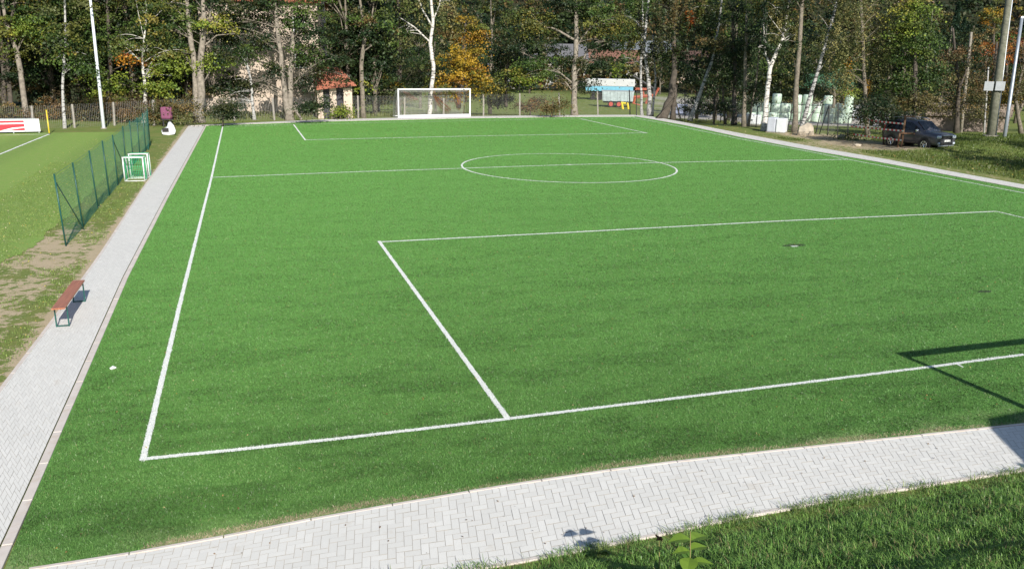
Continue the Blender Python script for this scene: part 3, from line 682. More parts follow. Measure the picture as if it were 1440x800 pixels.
# ------------------------------------------------------------------ lamp pole, flag, board
def upright(name, label, cat, foot, top, r0, r1, mat, extra_h=0):
    b = at(*foot); D = dep(b); t = atd(top[0], top[1], D); d = t-b
    r = empty(name, b, 0, label, cat); return r, d, D
r, d, D = upright('floodlight_pole', 'tall slim pale steel pole at the edge of the mown field', 'pole', (146, 181), (127, 0), 0, 0, 0)
d = d*1.35
MB().tube([(0, 0, -.2), d*.5, d], [.12, .1, .07], 12).build('pole', M['lamp_white'], r, smooth=True)
MB().box((d[0], d[1], d[2]+.1), (1.4, .12, .12)).build('crossarm', M['lamp_white'], r)
for s in (-.5, .5): MB().box((d[0]+s, d[1]-.1, d[2]+.35), (.45, .25, .4)).build('floodlight', M['alu'], r, bevel=.03)
MB().tube([(0, 0, -.05), (0, 0, .05)], .2, 12).build('base', M['concrete'], r)
r, d, D = upright('corner_post', 'yellow corner flag post at the corner of the mown field', 'flag post', (69.5, 189), (65, 155), 0, 0, 0)
MB().tube([(0, 0, 0), d], .038, 8).build('post', M['yellow'], r, smooth=True)
MB().tube([(0, 0, -.01), (0, 0, .06)], .06, 8).build('base', M['black'], r)
q0 = at(-95, 190.5); q1 = at(57.5, 187.5); Lb = np.linalg.norm(q1-q0); bh = 19.5*dep(q1)/FPX
r = empty('advertising_board', (q0+q1)/2, math.atan2(q1[1]-q0[1], q1[0]-q0[0]), 'low white advertising board with red panel and white stripes beside the yellow post', 'sign')
MB().box((0, 0, bh/2+.06), (Lb, .06, bh-.1)).build('panel', M['white'], r, bevel=.01)
MB().tube([(-Lb/2, 0, bh+.03), (Lb/2-.2, 0, bh+.03)], .035, 8).build('top_rail', M['alu'], r, smooth=True)
zr0, zr1 = .2, bh-.08; xr = Lb/2-.88
MB().box((xr/2-Lb/4, -.034, (zr0+zr1)/2), (Lb/2+xr, .006, zr1-zr0)).build('red_print', M['red'], r)
st = MB(); y = -.0405
def swoosh(pts):
    o = len(pts); st.add([(x_, y, z_) for x_, z_ in pts], [tuple(range(o))])
swoosh([(xr, bh*.68), (xr-1.4, bh*.66), (xr-3.5, bh*.5), (xr-3.5, bh*.66), (xr-1.6, bh*.76), (xr, bh*.78)])
swoosh([(xr, bh*.48), (xr-.7, bh*.42), (xr-1.35, bh*.24), (xr-1.1, bh*.22), (xr-.3, bh*.36), (xr, bh*.4)])
swoosh([(xr-1.9, bh*.42), (xr-3.4, bh*.3), (xr-3.4, bh*.36), (xr-2.2, bh*.47)])
st.build('white_stripes', M['white'], r)
for s in np.linspace(-Lb/2+.1, Lb/2-.1, 5): MB().box((s, .05, bh/2), (.05, .05, bh)).build('leg', M['alu'], r)
# small white litter on the turf
q = at(155, 521); o = recalc(MB().tube([(0, 0, .012), (.05, .012, .03), (.1, .02, .018)], [.02, .035, .012], 7).build('crumpled_paper', M['white'])); o.location = (q[0], q[1], .02); tag(o, 'small scrap of white paper on the turf by the left walkway', 'litter')

# ------------------------------------------------------------------ rear fence (concrete posts and wire)
rf = [(47, 182), (105, 180), (161, 177), (217, 177), (330, 170.5), (386, 169.5), (504, 166.3), (569, 165.5), (624, 164.5), (680, 163.3), (731, 162.6), (787, 161.6), (841, 161.4), (886, 161.6)]
tpx = [(44, 148), (101, 146), (159, 143), (215, 140), (328, 137), (383, 137), (503, 134), (569, 134), (624, 133), (680, 132), (731, 131), (786, 130), (840, 128), (885, 126)]
b0 = at(*rf[0]); back = empty('wire_fence', b0, 0, 'weathered concrete post and wire fence running behind the far end of the pitch', 'fence'); pp = []
for (f, t_) in zip(rf, tpx):
    p = at(*f)-b0; p[2] = -.05; D = dep(at(*f)); tp = atd(*t_, D)-b0
    p2_ = p+np.array([(tp-p)[0], (tp-p)[1], max(tp[2], 1.4)]); pp.append((p, p2_))
    MB().tube([p, p2_], .065, 4).build('post', M['concrete'] if f[0] != 886 else M['darksteel'], back)
mw = MB()
pp = [(pp[0][0]+np.array([-14, 1.6, 0]), pp[0][1]+np.array([-14, 1.6, 0]))]+pp
for i in range(len(pp)-1):
    (a, a2), (b, b2) = pp[i], pp[i+1]; Ls = np.linalg.norm(b-a)
    for j in range(15): s_ = j/14*.96+.02; mw.tube([a+(a2-a)*s_, b+(b2-b)*s_], .0025, 3, False)
    nv = int(Ls/.12)
    for j in range(nv): t_ = j/nv; mw.tube([a+(b-a)*t_, a2+(b2-a2)*t_], .0025, 3, False)
mw.build('wire_mesh', M['wire'], back)
# right side dark steel fence
rf2 = [(895, 163), (963, 168), (1004, 171), (1013, 172), (1063, 179), (1107, 184), (1147, 188), (1164, 191), (1178, 194), (1192, 196)]
tp2 = [(895, 128), (963, 131), (1004, 138), (1016, 137), (1066, 149), (1116, 147), (1156, 149), (1166, 148), (1179, 146), (1193, 166)]
b0 = at(*rf2[0]); side = empty('steel_mesh_fence', b0, 0, 'dark steel mesh fence with leaning posts under the birches on the right', 'fence'); pp = []
for (f, t_) in zip(rf2, tp2):
    p = at(*f)-b0; p[2] = -.05; D = dep(at(*f)); tp = atd(*t_, D)-b0; tp[2] = np.clip(tp[2], 1.2, 2.4); pp.append((p, tp))
    MB().tube([p, tp], .04, 6).build('post', M['darksteel'], side)
for a, b in ((6, 7),):
    MB().tube([pp[b][1], pp[a][0]+(pp[b][0]-pp[a][0])*.3], .035, 6).build('brace', M['darksteel'], side)
MB().tube([pp[5][1], pp[6][1]], .03, 6).tube([pp[5][0]+np.array([0, 0, .9]), pp[6][0]+np.array([0, 0, .9])], .025, 6).build('gate_rail', M['darksteel'], side)
mw = MB()
for i in range(len(pp)-1):
    (a, a2), (b, b2) = pp[i], pp[i+1]; Ls = np.linalg.norm(b-a)
    for j in range(13): s_ = j/12*.96+.02; mw.tube([a+(a2-a)*s_, b+(b2-b)*s_], .0045, 3, False)
    nv = max(2, int(Ls/.14))
    for j in range(nv): t_ = j/nv; mw.tube([a+(b-a)*t_, a2+(b2-a2)*t_], .0045, 3, False)
mw.build('wire_mesh', M['wire'], side)

# ------------------------------------------------------------------ white tub and purple thing at the left far corner
q = at(237, 190); k = dep(q)/FPX
r = empty('plastic_tub', q, .1, 'white tipped plastic tub with dark grille on the grass by the far left walkway corner', 'tub')
prof = [(-8, 1), (-9, 6), (-6, 8), (-1, 11), (1, 17), (4, 18), (8, 13), (10, 6), (8, 1), (0, 0)]
MB().prism([(x_*k, z_*k*1.02) for x_, z_ in prof], -.35, .35).build('shell', M['wrapwhite'], r, bevel=.06)
MB().box((-3.5*k, -.36, 7.5*k), (8.5*k, .03, 5.5*k)).build('grille', M['black'], r)
q = at(236, 178.5); k = dep(q)/FPX
r = empty('covered_stand', q, 0, 'purple cloth covered stand on dark legs just behind the white tub', 'stand')
o = MB().box((0, 0, 19*k), (15*k, 9*k, 17*k)).build('cloth_cover', M['purple'], r, bevel=.12)
MB().box((0, 0, 10*k), (16*k, 10*k, 1.4*k)).build('base_board', M['black'], r)
for sx in (-1, 1):
    for sy in (-1, 1): MB().box((sx*5*k, sy*3*k, 5*k), (1.5*k, 1.5*k, 9.4*k)).build('leg', M['black'], r)

# ------------------------------------------------------------------ utility pole etc
def pole(name, label, foot, top, w0, w1, mat, ext=1.0, n=12):
    b = at(*foot); b[2] = float(gz(b[0], b[1])); D = dep(b); d = (atd(top[0], top[1], D)-b)*ext; r = empty(name, b, 0, label, 'pole')
    k = D/FPX/2; MB().tube([d*-.03, d*.33, d*.66, d], [w0*k, (w0*.7+w1*.3)*k, (w0*.35+w1*.65)*k, w1*k], n).build('pole', mat, r, smooth=True); return r, d, D
r, d, D = pole('utility_pole', 'thick leaning wooden utility pole carrying two pale boxes', (1393, 194), (1419, 0), 13, 8.5, M['polewood'], 1.25)
k = D/FPX
for px in (1390.5, 1406.5): 
    c = atd(px, 121.5, D-.5)-np.array(r.location)
    MB().box(c, (11.5*k, .2, 12.5*k), face_cam(np.array(r.location))).build('meter_box', M['boxgrey'], r, bevel=.02)
pc2 = [atd(x_, y_, D)-np.array(r.location)+np.array([-.05, -.22, 0]) for x_, y_ in ((1398, 190), (1404, 140), (1413, 60), (1421, 0))]
MB().tube(pc2, .035, 6).build('cable_conduit', M['lamp_white'], r, smooth=True)
MB().tube([(0, 0, -.1), (0, 0, .12)], .55, 12).build('footing', M['concrete'], r)
for z in (2.9, 4.1): c = d*(z/d[2]); MB().tube([c-np.array([0, 0, .03]), c+np.array([0, 0, .03])], .27, 12).build('band', M['alu'], r)
r, d, D = pole('metal_pole', 'thin galvanised metal pole right of the utility pole', (1412, 196), (1437, 26), 5.2, 4, M['polegrey'], 1.0)
MB().tube([d*.995, d*1.01], .1, 8).build('cap', M['alu'], r)
r, d, D = pole('wooden_pole', 'slender bare wooden pole behind the dark parked car', (1352, 182, ), (1366, 46), 4.5, 3.4, M['wood_old'], 1.0)
r, d, D = pole('white_marker_post', 'short thin white post left of the utility pole boxes', (1384, 186), (1390, 95), 2.6, 2, M['birch_grey'], 1)

# barrier and tapes
q = at(1262, 210); k = dep(q)/FPX; rz = -.35
bar = empty('wooden_barrier', q, rz, 'brown timber barrier frame standing in front of the parked car', 'barrier')
MB().box((0, 0, 11*k), (2.2*k, .1, 23*k)).build('post', M['wood_brown'], bar)
MB().box((6*k, .15, 22*k), (2.4*k, .1, 45*k)).build('post', M['wood_brown'], bar)
MB().box((30*k, .15, 11*k), (2.2*k, .1, 22*k)).build('post', M['wood_brown'], bar)
MB().box((15*k, .02, 22*k), (32*k, .08, 1.8*k)).build('rail', M['wood_brown'], bar)
MB().box((12*k, .22, 45*k), (14*k, .08, 1.8*k)).build('rail', M['wood_brown'], bar)
def tape(label, pts, n=13):
    D0 = dep(at(1262, 210)); D1 = dep(at(1192, 196)); P = []
    for i, (px, py) in enumerate(pts):
        t_ = (px-1192)/(1262-1192); P.append(atd(px, py, D1+(D0-D1)*t_-1.2))
    P = resample(np.array(P), n*2+1); m_ = MB()
    for i in range(len(P)):
        a = P[i]-P[0]; h = np.array([0, .004, .046]); y_ = np.array([0, .004, 0]); m_.add([a-h, a+h, a+h+y_, a-h+y_], [])
    for i in range(len(P)-1): m_.add([], [(4*i, 4*i+4, 4*i+5, 4*i+1), (4*i+3, 4*i+2, 4*i+6, 4*i+7), (4*i, 4*i+3, 4*i+7, 4*i+4), (4*i+1, 4*i+5, 4*i+6, 4*i+2)]) if False else m_.f.extend([(4*i, 4*i+4, 4*i+5, 4*i+1), (4*i+3, 4*i+2, 4*i+6, 4*i+7), (4*i, 4*i+3, 4*i+7, 4*i+4), (4*i+1, 4*i+5, 4*i+6, 4*i+2)])
    o = m_.build('barrier_tape', M['red']); o.data.materials.append(M['white']); o.location = P[0]
    for i, f in enumerate(o.data.polygons): f.material_index = (i//4) % 2
    return tag(o, label, 'tape', 'barrier tapes strung left of the car')
tape('uppermost red and white barrier tape strung left of the car', [(1197, 165.5), (1235, 171), (1271, 174.5)])
tape('middle red and white barrier tape left of the car', [(1197, 178), (1230, 181), (1271, 184.5)])
tape('lowest red and white barrier tape, near the ground left of the car', [(1200, 189), (1230, 193.5), (1268, 197.5)])

# ------------------------------------------------------------------ car
cr = at(1252, 206); hd = R(173)      # heading azimuth
hv = np.array([math.sin(hd), math.cos(hd), 0]); rear = at(1253, 206.3); cc = rear+hv*1.28; side_off = np.array([hv[1], -hv[0], 0])  # right-hand vector
right = np.array([hv[1], -hv[0], 0]); cc = cc-right*.8
car = empty('parked_car', (cc[0], cc[1], .03), math.atan2(hv[1], hv[0]), 'dark grey compact off-road car parked on the sandy track behind the barrier', 'car')
st = [ # x, halfwidth, bottom, belt, top, top half-width
 (-2.1, .72, .42, .95, 1.0, .66), (-2.03, .85, .34, 1.02, 1.42, .62), (-1.85, .89, .3, 1.05, 1.64, .64), (-1.2, .9, .28, 1.05, 1.69, .66), (-.3, .9, .27, 1.04, 1.70, .67), (.25, .9, .27, 1.03, 1.66, .66),
 (.55, .9, .27, 1.03, 1.5, .68), (1.0, .9, .27, 1.02, 1.16, .74), (1.15, .9, .28, .98, 1.09, .76), (1.7, .9, .3, .97, 1.07, .76), (2.05, .88, .3, .92, 1.03, .74), (2.13, .85, .31, .9, 1.0, .72), (2.16, .8, .36, .84, .94, .68)]
body = MB(); rings = []
for x_, hw, bo, be, tp, tw in st:
    half = [(0, bo), (hw*.86, bo), (hw*.98, bo+.14), (hw, (bo+be)/2), (hw*.985, be), (tw+.04, tp-.07), (tw*.88, tp), (0, tp+.02)]
    ring = [(x_, y_, z_) for y_, z_ in half]+[(x_, -y_, z_) for y_, z_ in half[-2:0:-1]]; rings.append(ring)
nr = len(rings[0]); vs = [p for rg in rings for p in rg]; fs = []
for i in range(len(rings)-1):
    for j in range(nr): fs.append((i*nr+j, i*nr+(j+1) % nr, (i+1)*nr+(j+1) % nr, (i+1)*nr+j))
fs.append(tuple(range(nr))); fs.append(tuple(range((len(rings)-1)*nr, len(rings)*nr))[::-1])
body.add(vs, fs); bo_ = recalc(body.build('body', M['carpaint'], car, smooth=True))
sm = bo_.modifiers.new('s', 'SUBSURF'); sm.levels = 1; sm.render_levels = 1
def P_(i, j, off=.012):
    x_, hw, bo, be, tp, tw = st[i]; return x_, hw, be, tp, tw
for s in (-1, 1):
    for xa, xb in ((-1.75, -.95), (-.88, -.02), (.05, .72)):
        def tops_(x): return np.interp(x, [q_[0] for q_ in st], [q_[4] for q_ in st])-.13
        def tw_(x): return np.interp(x, [q_[0] for q_ in st], [q_[5] for q_ in st])+.05
        zb = 1.08; m_ = MB(); z1, z2 = max(tops_(xa), zb+.03), max(tops_(xb), zb+.03)
        f_ = lambda z, x: (.895+(tw_(x)-.895)*max(0, (z-1.03))/(tops_(x)+.06-1.03)) if tops_(x) > 1.1 else .85
        v_ = [(xa, s*(f_(zb, xa)+.014), zb), (xb, s*(f_(zb, xb)+.014), zb), (xb, s*(f_(z2, xb)+.014), z2), (xa, s*(f_(z1, xa)+.014), z1)]
        v_ += [(p[0], p[1]-s*.03, p[2]) for p in v_]
        m_.add(v_, [(0, 1, 2, 3), (7, 6, 5, 4), (0, 4, 5, 1), (1, 5, 6, 2), (2, 6, 7, 3), (3, 7, 4, 0)]); m_.build('side_window', M['glass_dark'], car)
    for xw in (-1.28, 1.28):
        MB().tube([(xw, s*.76, .33), (xw, s*.915, .33)], .44, 22).build('wheel_arch', M['carplastic'], car, smooth=False)
        MB().tube([(xw, s*.74, .33), (xw, s*.925, .33)], [.335, .335], 24).build('tyre', M['tyre'], car, smooth=False)
        rm = MB().tube([(xw, s*.9, .33), (xw, s*.93, .33)], .07, 10)
        for a in range(5):
            an = a*2*math.pi/5; rm.tube([(xw, s*.93, .33), (xw+math.cos(an)*.2, s*.935, .33+math.sin(an)*.2)], .032, 5)
        ring = [(xw+math.cos(t)*.21, s*.93, .33+math.sin(t)*.21) for t in np.linspace(0, 6.2832, 25)]; rm.tube(ring, .022, 5); rm.build('rim', M['chrome'], car)
    MB().box((.72, s*1.0, 1.12), (.1, .2, .15)).build('mirror', M['carpaint'] if s > 0 else M['chrome'], car, bevel=.03)
    MB().box((2.06, s*.66, .84), (.24, .34, .17)).build('headlight', M['lens'], car, bevel=.05)
    MB().box((2.15, s*.66, .47), (.1, .2, .12)).build('fog_light', M['lens'], car, bevel=.03)
    MB().tube([(-1.7, s*.58, 1.74), (-1.3, s*.58, 1.79), (.0, s*.58, 1.79), (.2, s*.58, 1.72)], .02, 6).build('roof_rail', M['alu'], car)
    MB().box((-2.0, s*.76, 1.15), (.09, .1, .22)).build('tail_light', M['red'], car, bevel=.02)
    for xd in (-.55, .38): MB().box((xd, s*.925, .96), (.18, .03, .03)).build('door_handle', M['chrome'], car)
MB().add([(1.02, -.7, 1.16), (1.02, .7, 1.16), (.38, .6, 1.64), (.38, -.6, 1.64), (.98, -.7, 1.12), (.98, .7, 1.12), (.34, .6, 1.6), (.34, -.6, 1.6)], [(0, 1, 2, 3), (7, 6, 5, 4), (0, 4, 5, 1), (1, 5, 6, 2), (2, 6, 7, 3), (3, 7, 4, 0)]).build('windscreen', M['glass_dark'], car)
MB().box((2.17, 0, .83), (.06, .84, .17)).build('grille', M['carplastic'], car, bevel=.02)
MB().tube([(2.2, -.42, .93), (2.21, 0, .94), (2.2, .42, .93)], .022, 6).build('grille_trim', M['chrome'], car)
MB().box((2.16, 0, .44), (.1, 1.1, .18)).build('lower_grille', M['carplastic'], car, bevel=.02)
MB().box((2.2, 0, .62), (.06, .52, .115)).build('number_plate', M['plate'], car)
MB().box((2.15, 0, .33), (.12, 1.3, .08)).build('skid_plate', M['alu'], car, bevel=.02)

car.scale = (1, 1, 1.07)
# ------------------------------------------------------------------ things in the yard beyond
def place(px, py, D): p = atd(px, py, D); p[2] = float(gz(p[0], p[1])); return p
# find depth where the terrain shows at given pixel
def hit(px, py):
    d = ray(px, py); best = None
    for t in np.arange(20, 420, .5):
        p = CAM+d*t
        if p[2] <= float(gz(p[0], p[1])): return p
    return CAM+d*300
# tank trailer
q = hit(868, 151); k = dep(q)/FPX; rz = face_cam(q)
tt = empty('tank_trailer', q, rz, 'pale blue grey tipper trailer with red wheel hubs beyond the far fence', 'trailer')
o = MB().prism([(-21*k, 8*k), (21*k, 8*k), (22.5*k, 22*k), (-22*k, 22*k)], -1.1, 1.1).build('tank', M['tank'], tt, bevel=.12)
MB().box((0, 0, 7*k), (40*k, 1.4, 2*k)).build('chassis', M['darksteel'], tt)
for x_ in np.linspace(-19, 19, 9): MB().box((x_*k, -1.13, 15*k), (.12, .08, 12.6*k)).build('rib', M['tank'], tt)
MB().box((0, 0, 22.4*k), (45.5*k, 2.3, .9*k)).build('rim_rail', M['alu'], tt)
MB().tube([(21*k, 0, 6*k), (32*k, 0, 3.5*k)], .12, 6).build('drawbar', M['orange'], tt)
for x_ in (-9*k, 2*k):
    for s in (-1, 1):
        wl = MB().tube([(x_, s*.95, 4.6*k), (x_, s*1.3, 4.6*k)], 4.6*k, 18).build('wheel', M['tyre'], tt); MB().tube([(x_, s*1.28, 4.6*k), (x_, s*1.36, 4.6*k)], 2.9*k, 14).build('hub', M['red_hub'], wl)
# long tarp trailer behind
q = hit(856, 141); q = q+0; k = dep(q)/FPX; rz = face_cam(q)
tt = empty('curtain_trailer', q, rz, 'long white trailer with light blue lower side behind the pale tipper', 'trailer')
MB().box((2*k, 0, 24*k), (66*k, 2.4, 10*k)).build('white_cover', M['white_tarp'], tt, bevel=.1)
MB().box((0, 0, 15.5*k), (66*k, 2.5, 6.6*k)).build('blue_side', M['blue_tarp'], tt, bevel=.05)
MB().box((0, 0, 10*k), (60*k, 1.4, 3*k)).build('chassis', M['darksteel'], tt)
for x_ in (-22*k, -12*k, 20*k):
    for s in (-1, 1): MB().tube([(x_, s*.9, 4.2*k), (x_, s*1.2, 4.2*k)], 4.2*k, 16).build('wheel', M['tyre'], tt)
# farm machines
q = hit(878, 154); k = dep(q)/FPX
o = empty('hay_rake', q, face_cam(q), 'yellow farm implement frame beside the pale tipper trailer', 'machine')
MB().tube([(-5*k, 0, 9*k), (5*k, 0, 8*k)], .18, 6).tube([(-4*k, 0, 9*k), (-2*k, 0, 0)], .2, 6).tube([(4*k, 0, 8*k), (6*k, 0, 0)], .2, 6).build('frame', M['yellow'], o)
MB().tube([(-5*k, .3, 4*k), (4*k, .3, 4*k)], .15, 6).build('tine_bar', M['darksteel'], o)
q = hit(905, 146); k = dep(q)/FPX
o = empty('plough', q, face_cam(q), 'orange red farm implement with long boom beyond the fence corner', 'machine')
MB().tube([(-16*k, 0, 8*k), (16*k, 0, 12*k)], .35, 6).tube([(-12*k, 0, 9*k), (-14*k, 0, 0)], .28, 6).tube([(8*k, 0, 11*k), (3*k, 0, 0)], .28, 6).box((-4*k, 0, 20*k), (18*k, 1.2, 3*k)).tube([(0, 0, 10*k), (-2*k, 0, 19*k)], .2, 6).tube([(15*k, 0, 12*k), (20*k, 0, 22*k)], .25, 6).build('frame', M['orange'], o)
MB().tube([(-18*k, .6, 38*k), (12*k, .6, 21*k)], .28, 6).tube([(12*k, .6, 21*k), (14*k, .6, 0)], .25, 6).build('boom', M['darksteel'], o)
# blue-grey panel
q = hit(957, 163); k = dep(q)/FPX
o = empty('panel_board', q, face_cam(q), 'blue grey rectangular board standing in the yard behind the leaning trunks', 'board')
MB().box((0, 0, 9.5*k), (18*k, .4, 13*k)).build('board', M['bluegrey'], o, bevel=.03)
for s in (-7, 7): MB().box((s*k, .0, 1.5*k), (.15, .3, 3.2*k)).build('foot', M['darksteel'], o)
# dark poles at 945 leaning tripod
for i, (a, b_, lab) in enumerate((((924, 167.5), (953, 133), 'leaning weathered plank propped left against the dark birch'), ((957, 167), (948, 136), 'dark plank propped right against the dark birch'))):
    q = at(*a); t_ = atd(*b_, dep(q))-q; o = MB().tube([(0, 0, 0), t_], .075, 5).build('leaning_plank', M['bark_dark']); o.location = q; tag(o, lab, 'plank')

# silage bales
def bale(p, r_, h, rz, lab, first=[None]):
    if first[0] is None:
        mb = MB(); n = 20; rows = [(r_*.82, 0), (r_*.97, .05*h), (r_*1.0, .3*h), (r_*1.02, .6*h), (r_*.98, .93*h), (r_*.82, h)]
        vs = [(rr*math.cos(6.2832*j/n)*(1+.015*math.sin(5*j)), rr*math.sin(6.2832*j/n), z_) for rr, z_ in rows for j in range(n)]
        fs = [(i*n+j, i*n+(j+1) % n, (i+1)*n+(j+1) % n, (i+1)*n+j) for i in range(len(rows)-1) for j in range(n)]+[tuple(range(n))[::-1], tuple((len(rows)-1)*n+j for j in range(n))]
        o = mb.add(vs, fs).build('silage_bale', M['bale'], smooth=True); first[0] = o
    else: o = first[0].copy(); col.objects.link(o)
    o.location = tuple(p); o.rotation_euler = (0, 0, rz); s_ = rng.uniform(.94, 1.06); o.scale = (s_, s_, rng.uniform(.93, 1.07)); tag(o, lab, 'bale', 'wrapped silage bales stacked in the yard'); return o
for row, (py, n0, n1) in enumerate(((158, 1062, 1192), (166.5, 1056, 1180))):
    q0 = place(n0, py, 116 if row == 0 else 108); q1 = place(n1, py+3, 114 if row == 0 else 107); Lr = np.linalg.norm(q1-q0); n = int(Lr/1.32)
    layers = 3 if row == 0 else 2
    for i in range(n+1):
        p = q0+(q1-q0)*i/n
        nl = layers-(1 if rng.uniform() < .45 else 0)
        for l_ in range(nl):
            if row == 1 and i in (4, 5, 6): continue
            lab = ['pale green wrapped bale in the back row of the stack', 'pale green wrapped bale in the front row of the stack'][row]+[' at ground level', ' on the second tier', ' on the top tier'][l_]
            bale((p[0], p[1], float(gz(p[0], p[1]))+l_*1.24), .63, 1.22, rng.uniform(0, 6), lab)
# wrapped white crates near the right side
q = at(1092, 186.5); k = dep(q)/FPX
o = empty('wrapped_crate', q, face_cam(q)-.2, 'large white plastic wrapped pallet load at the foot of the forked birch', 'crate')
MB().box((-6.4*k, 0, 10.5*k), (12*k, 1.0, 20*k)).build('left_wrap', M['wrapgrey'], o, bevel=.08); MB().box((6.2*k, -.03, 10.2*k), (12.6*k, 1.02, 19.4*k)).build('right_wrap', M['wrapwhite'], o, bevel=.08)
MB().box((0, 0, .6*k), (26*k, 1.1, 1.2*k)).build('pallet', M['wood_old'], o)
q = hit(1060, 177); k = dep(at(1060, 178))/FPX
q = at(1061, 178.5)+np.array([.8, 1.5, 0]); o = empty('wrapped_bundle', q, face_cam(q), 'low white wrapped bundle behind the fence between two trunks', 'crate')
MB().box((0, 0, 8*k), (22*k, 1, 14*k)).build('wrap', M['wrapwhite'], o, bevel=.12); MB().box((0, 0, .5*k), (20*k, .9, 1*k)).build('pallet', M['wood_old'], o)
def rock(name, q, s, lab, mat='rock'):
    import bmesh
    bm = bmesh.new(); bmesh.ops.create_icosphere(bm, subdivisions=2, radius=1)
    for v in bm.verts: v.co *= rng.uniform(.8, 1.15); v.co.x *= s[0]; v.co.y *= s[1]; v.co.z *= s[2]
    me = bpy.data.meshes.new(name); bm.to_mesh(me); bm.free(); me.materials.append(M[mat]); o = bpy.data.objects.new(name, me); col.objects.link(o); o.location = (q[0], q[1], s[2]*.5); tag(o, lab, 'stone'); return o
rock('boulder', at(1133, 190.5), (.75, .5, .62), 'pale boulder at the foot of the leaning birch')
rock('boulder', at(1183, 196), (.3, .3, .25), 'small stone beside the last fence post')
rock('boulder', at(1205, 206), (.35, .2, .12), 'flat stone on the sandy track', 'rock')
# tipped white sheet near end of bales
q = hit(1192, 168); k = dep(q)/FPX
o = MB().prism([(-12*k, 0), (10*k, 0), (12*k, 8*k), (4*k, 17*k), (-4*k, 12*k), (-11*k, 5*k)], -.6, .6).build('white_tarp_heap', M['wrapwhite'], bevel=.1); o.location = q; o.rotation_euler = (0, 0, face_cam(q)); tag(o, 'white tarpaulin heap at the right end of the bales', 'tarp')

# ------------------------------------------------------------------ buildings
def house(name, lab, q, rz, Lx, Ly, h, rh, wall, roof, wins=(), cat='house', gable_x=True, over=.35):
    r = empty(name, q, rz, lab, cat)
    poly = [(-Ly/2, -.5), (Ly/2, -.5), (Ly/2, h), (0, h+rh), (-Ly/2, h)]
    MB().prism(poly, -Lx/2, Lx/2, lambda v: (v[1], v[0], v[2])).build('wall', wall, r)
    th = .14; o_ = over
    for s in (-1, 1):
        m_ = MB(); a = (s*(Ly/2+o_), h-o_*rh/(Ly/2)); pol = [a, (0, h+rh+.02), (0, h+rh+.02+th*1.2), (a[0], a[1]+th*1.2)]
        m_.prism([(p[0], p[1]+.03) for p in pol], -Lx/2-o_, Lx/2+o_, lambda v: (v[1], v[0], v[2])); recalc(m_.build('roof', roof, r))
    for (side, u, z, ww, hh) in wins:
        y_ = -Ly/2-.03 if side == 'f' else 0
        if side == 'f': f = MB().box((u, -Ly/2-.01, z), (ww, .1, hh)).build('window', M['white'], r); MB().box((u, -Ly/2-.055, z), (ww-.16, .03, hh-.16)).build('pane', M['glass_dark'], f)
        else: f = MB().box((-Lx/2-.01, u, z), (.1, ww, hh)).build('window', M['white'], r); MB().box((-Lx/2-.055, u, z), (.03, ww-.16, hh-.16)).build('pane', M['glass_dark'], f)
    return r
# cream house glimpsed through the trees at left
q = place(378, 100, 76); q[2] = 0
house('house', 'large pinkish cream house glimpsed through the trees left of the small shed', q, face_cam(q)-.15, 10, 8, 9.6, 2.6, M['plaster_pink'], M['roof'], [('f', -3.4, 4.6, 1, 1.3), ('f', 3.4, 4.6, 1, 1.3), ('f', 3.4, 7.6, 1, 1.3)])
# small red-roofed shed with dark openings
q = place(474, 160, 69); q[2] = 0; k = 69/FPX; zt = 40*k
r = empty('garden_pavilion', q, face_cam(q)+.12, 'small cream pavilion with red tiled roof and two dark openings behind the far fence', 'shed')
hw_ = 22*k; hgt = 42*k
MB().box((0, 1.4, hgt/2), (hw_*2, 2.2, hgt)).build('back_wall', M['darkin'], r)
for x_, ww in ((-20*k, 3.6*k), (-4.5*k, 9*k), (16*k, 12*k)): MB().box((x_, .15, hgt/2), (ww, .3, hgt)).build('pillar', M['plaster'], r)
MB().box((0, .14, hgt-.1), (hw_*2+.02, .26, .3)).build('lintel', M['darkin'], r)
MB().box((-hw_-.1, 1.3, hgt/2), (.25, 2.4, hgt)).build('side_wall', M['plaster'], r)
rp = MB(); hx = hw_+6*k
rp.add([(-hx, -.5, hgt-.15), (hx, -.5, hgt+.2), (hx-4*k, 3.2, hgt+.5), (-hx+2*k, 3.2, hgt+.4), (-hx+13*k, 1.2, hgt+34*k*.82), (hx-20*k, 1.2, hgt+30*k*.9)], [(0, 1, 5, 4), (1, 2, 5), (2, 3, 4, 5), (3, 0, 4), (3, 2, 1, 0)]); recalc(rp.build('roof', M['roof'], r))
# farm buildings beyond
q = hit(775, 122); q = q+0
house('farmhouse', 'white timbered farm building behind the wide branching tree', q, face_cam(q)+.1, 20, 9, 7.5, 4.5, M['plaster_white'], simple('grey_slate', (.12, .12, .13), .7, var=.2), [('f', u, z, 1.3, 1.5) for u in (-7, -3.5, 0, 3.5, 7) for z in (2, 5)])
q = hit(845, 117)
house('barn', 'pale barn with red brown roof above the long trailer', q, face_cam(q)-.1, 22, 10, 6, 3.5, M['plaster_white'], simple('brown_roof', (.2, .1, .07), .8, var=.2), [('f', u, 3, 2, 2.6) for u in (-8, -3, 2, 7)])
q = hit(900, 113)
house('barn', 'weathered grey boarded barn with pale metal roof at the yard edge', q, face_cam(q), 17, 10, 8, 3.2, M['wood_old'], simple('metal_sheet_roof', (.2, .22, .24), .6, .2, var=.15), [('f', u, 2.4, 3, 4) for u in (-4, 3)])
q = hit(960, 114)
house('barn', 'low brown roofed building at the back of the yard behind the leaning birches', q, face_cam(q), 26, 10, 4.5, 4, M['plaster_pink'], simple('dark_brown_roof', (.09, .05, .04), .8, var=.2), [('f', u, 2, 1.5, 1.5) for u in (-9, -3, 3, 9)])
q = hit(715, 124)
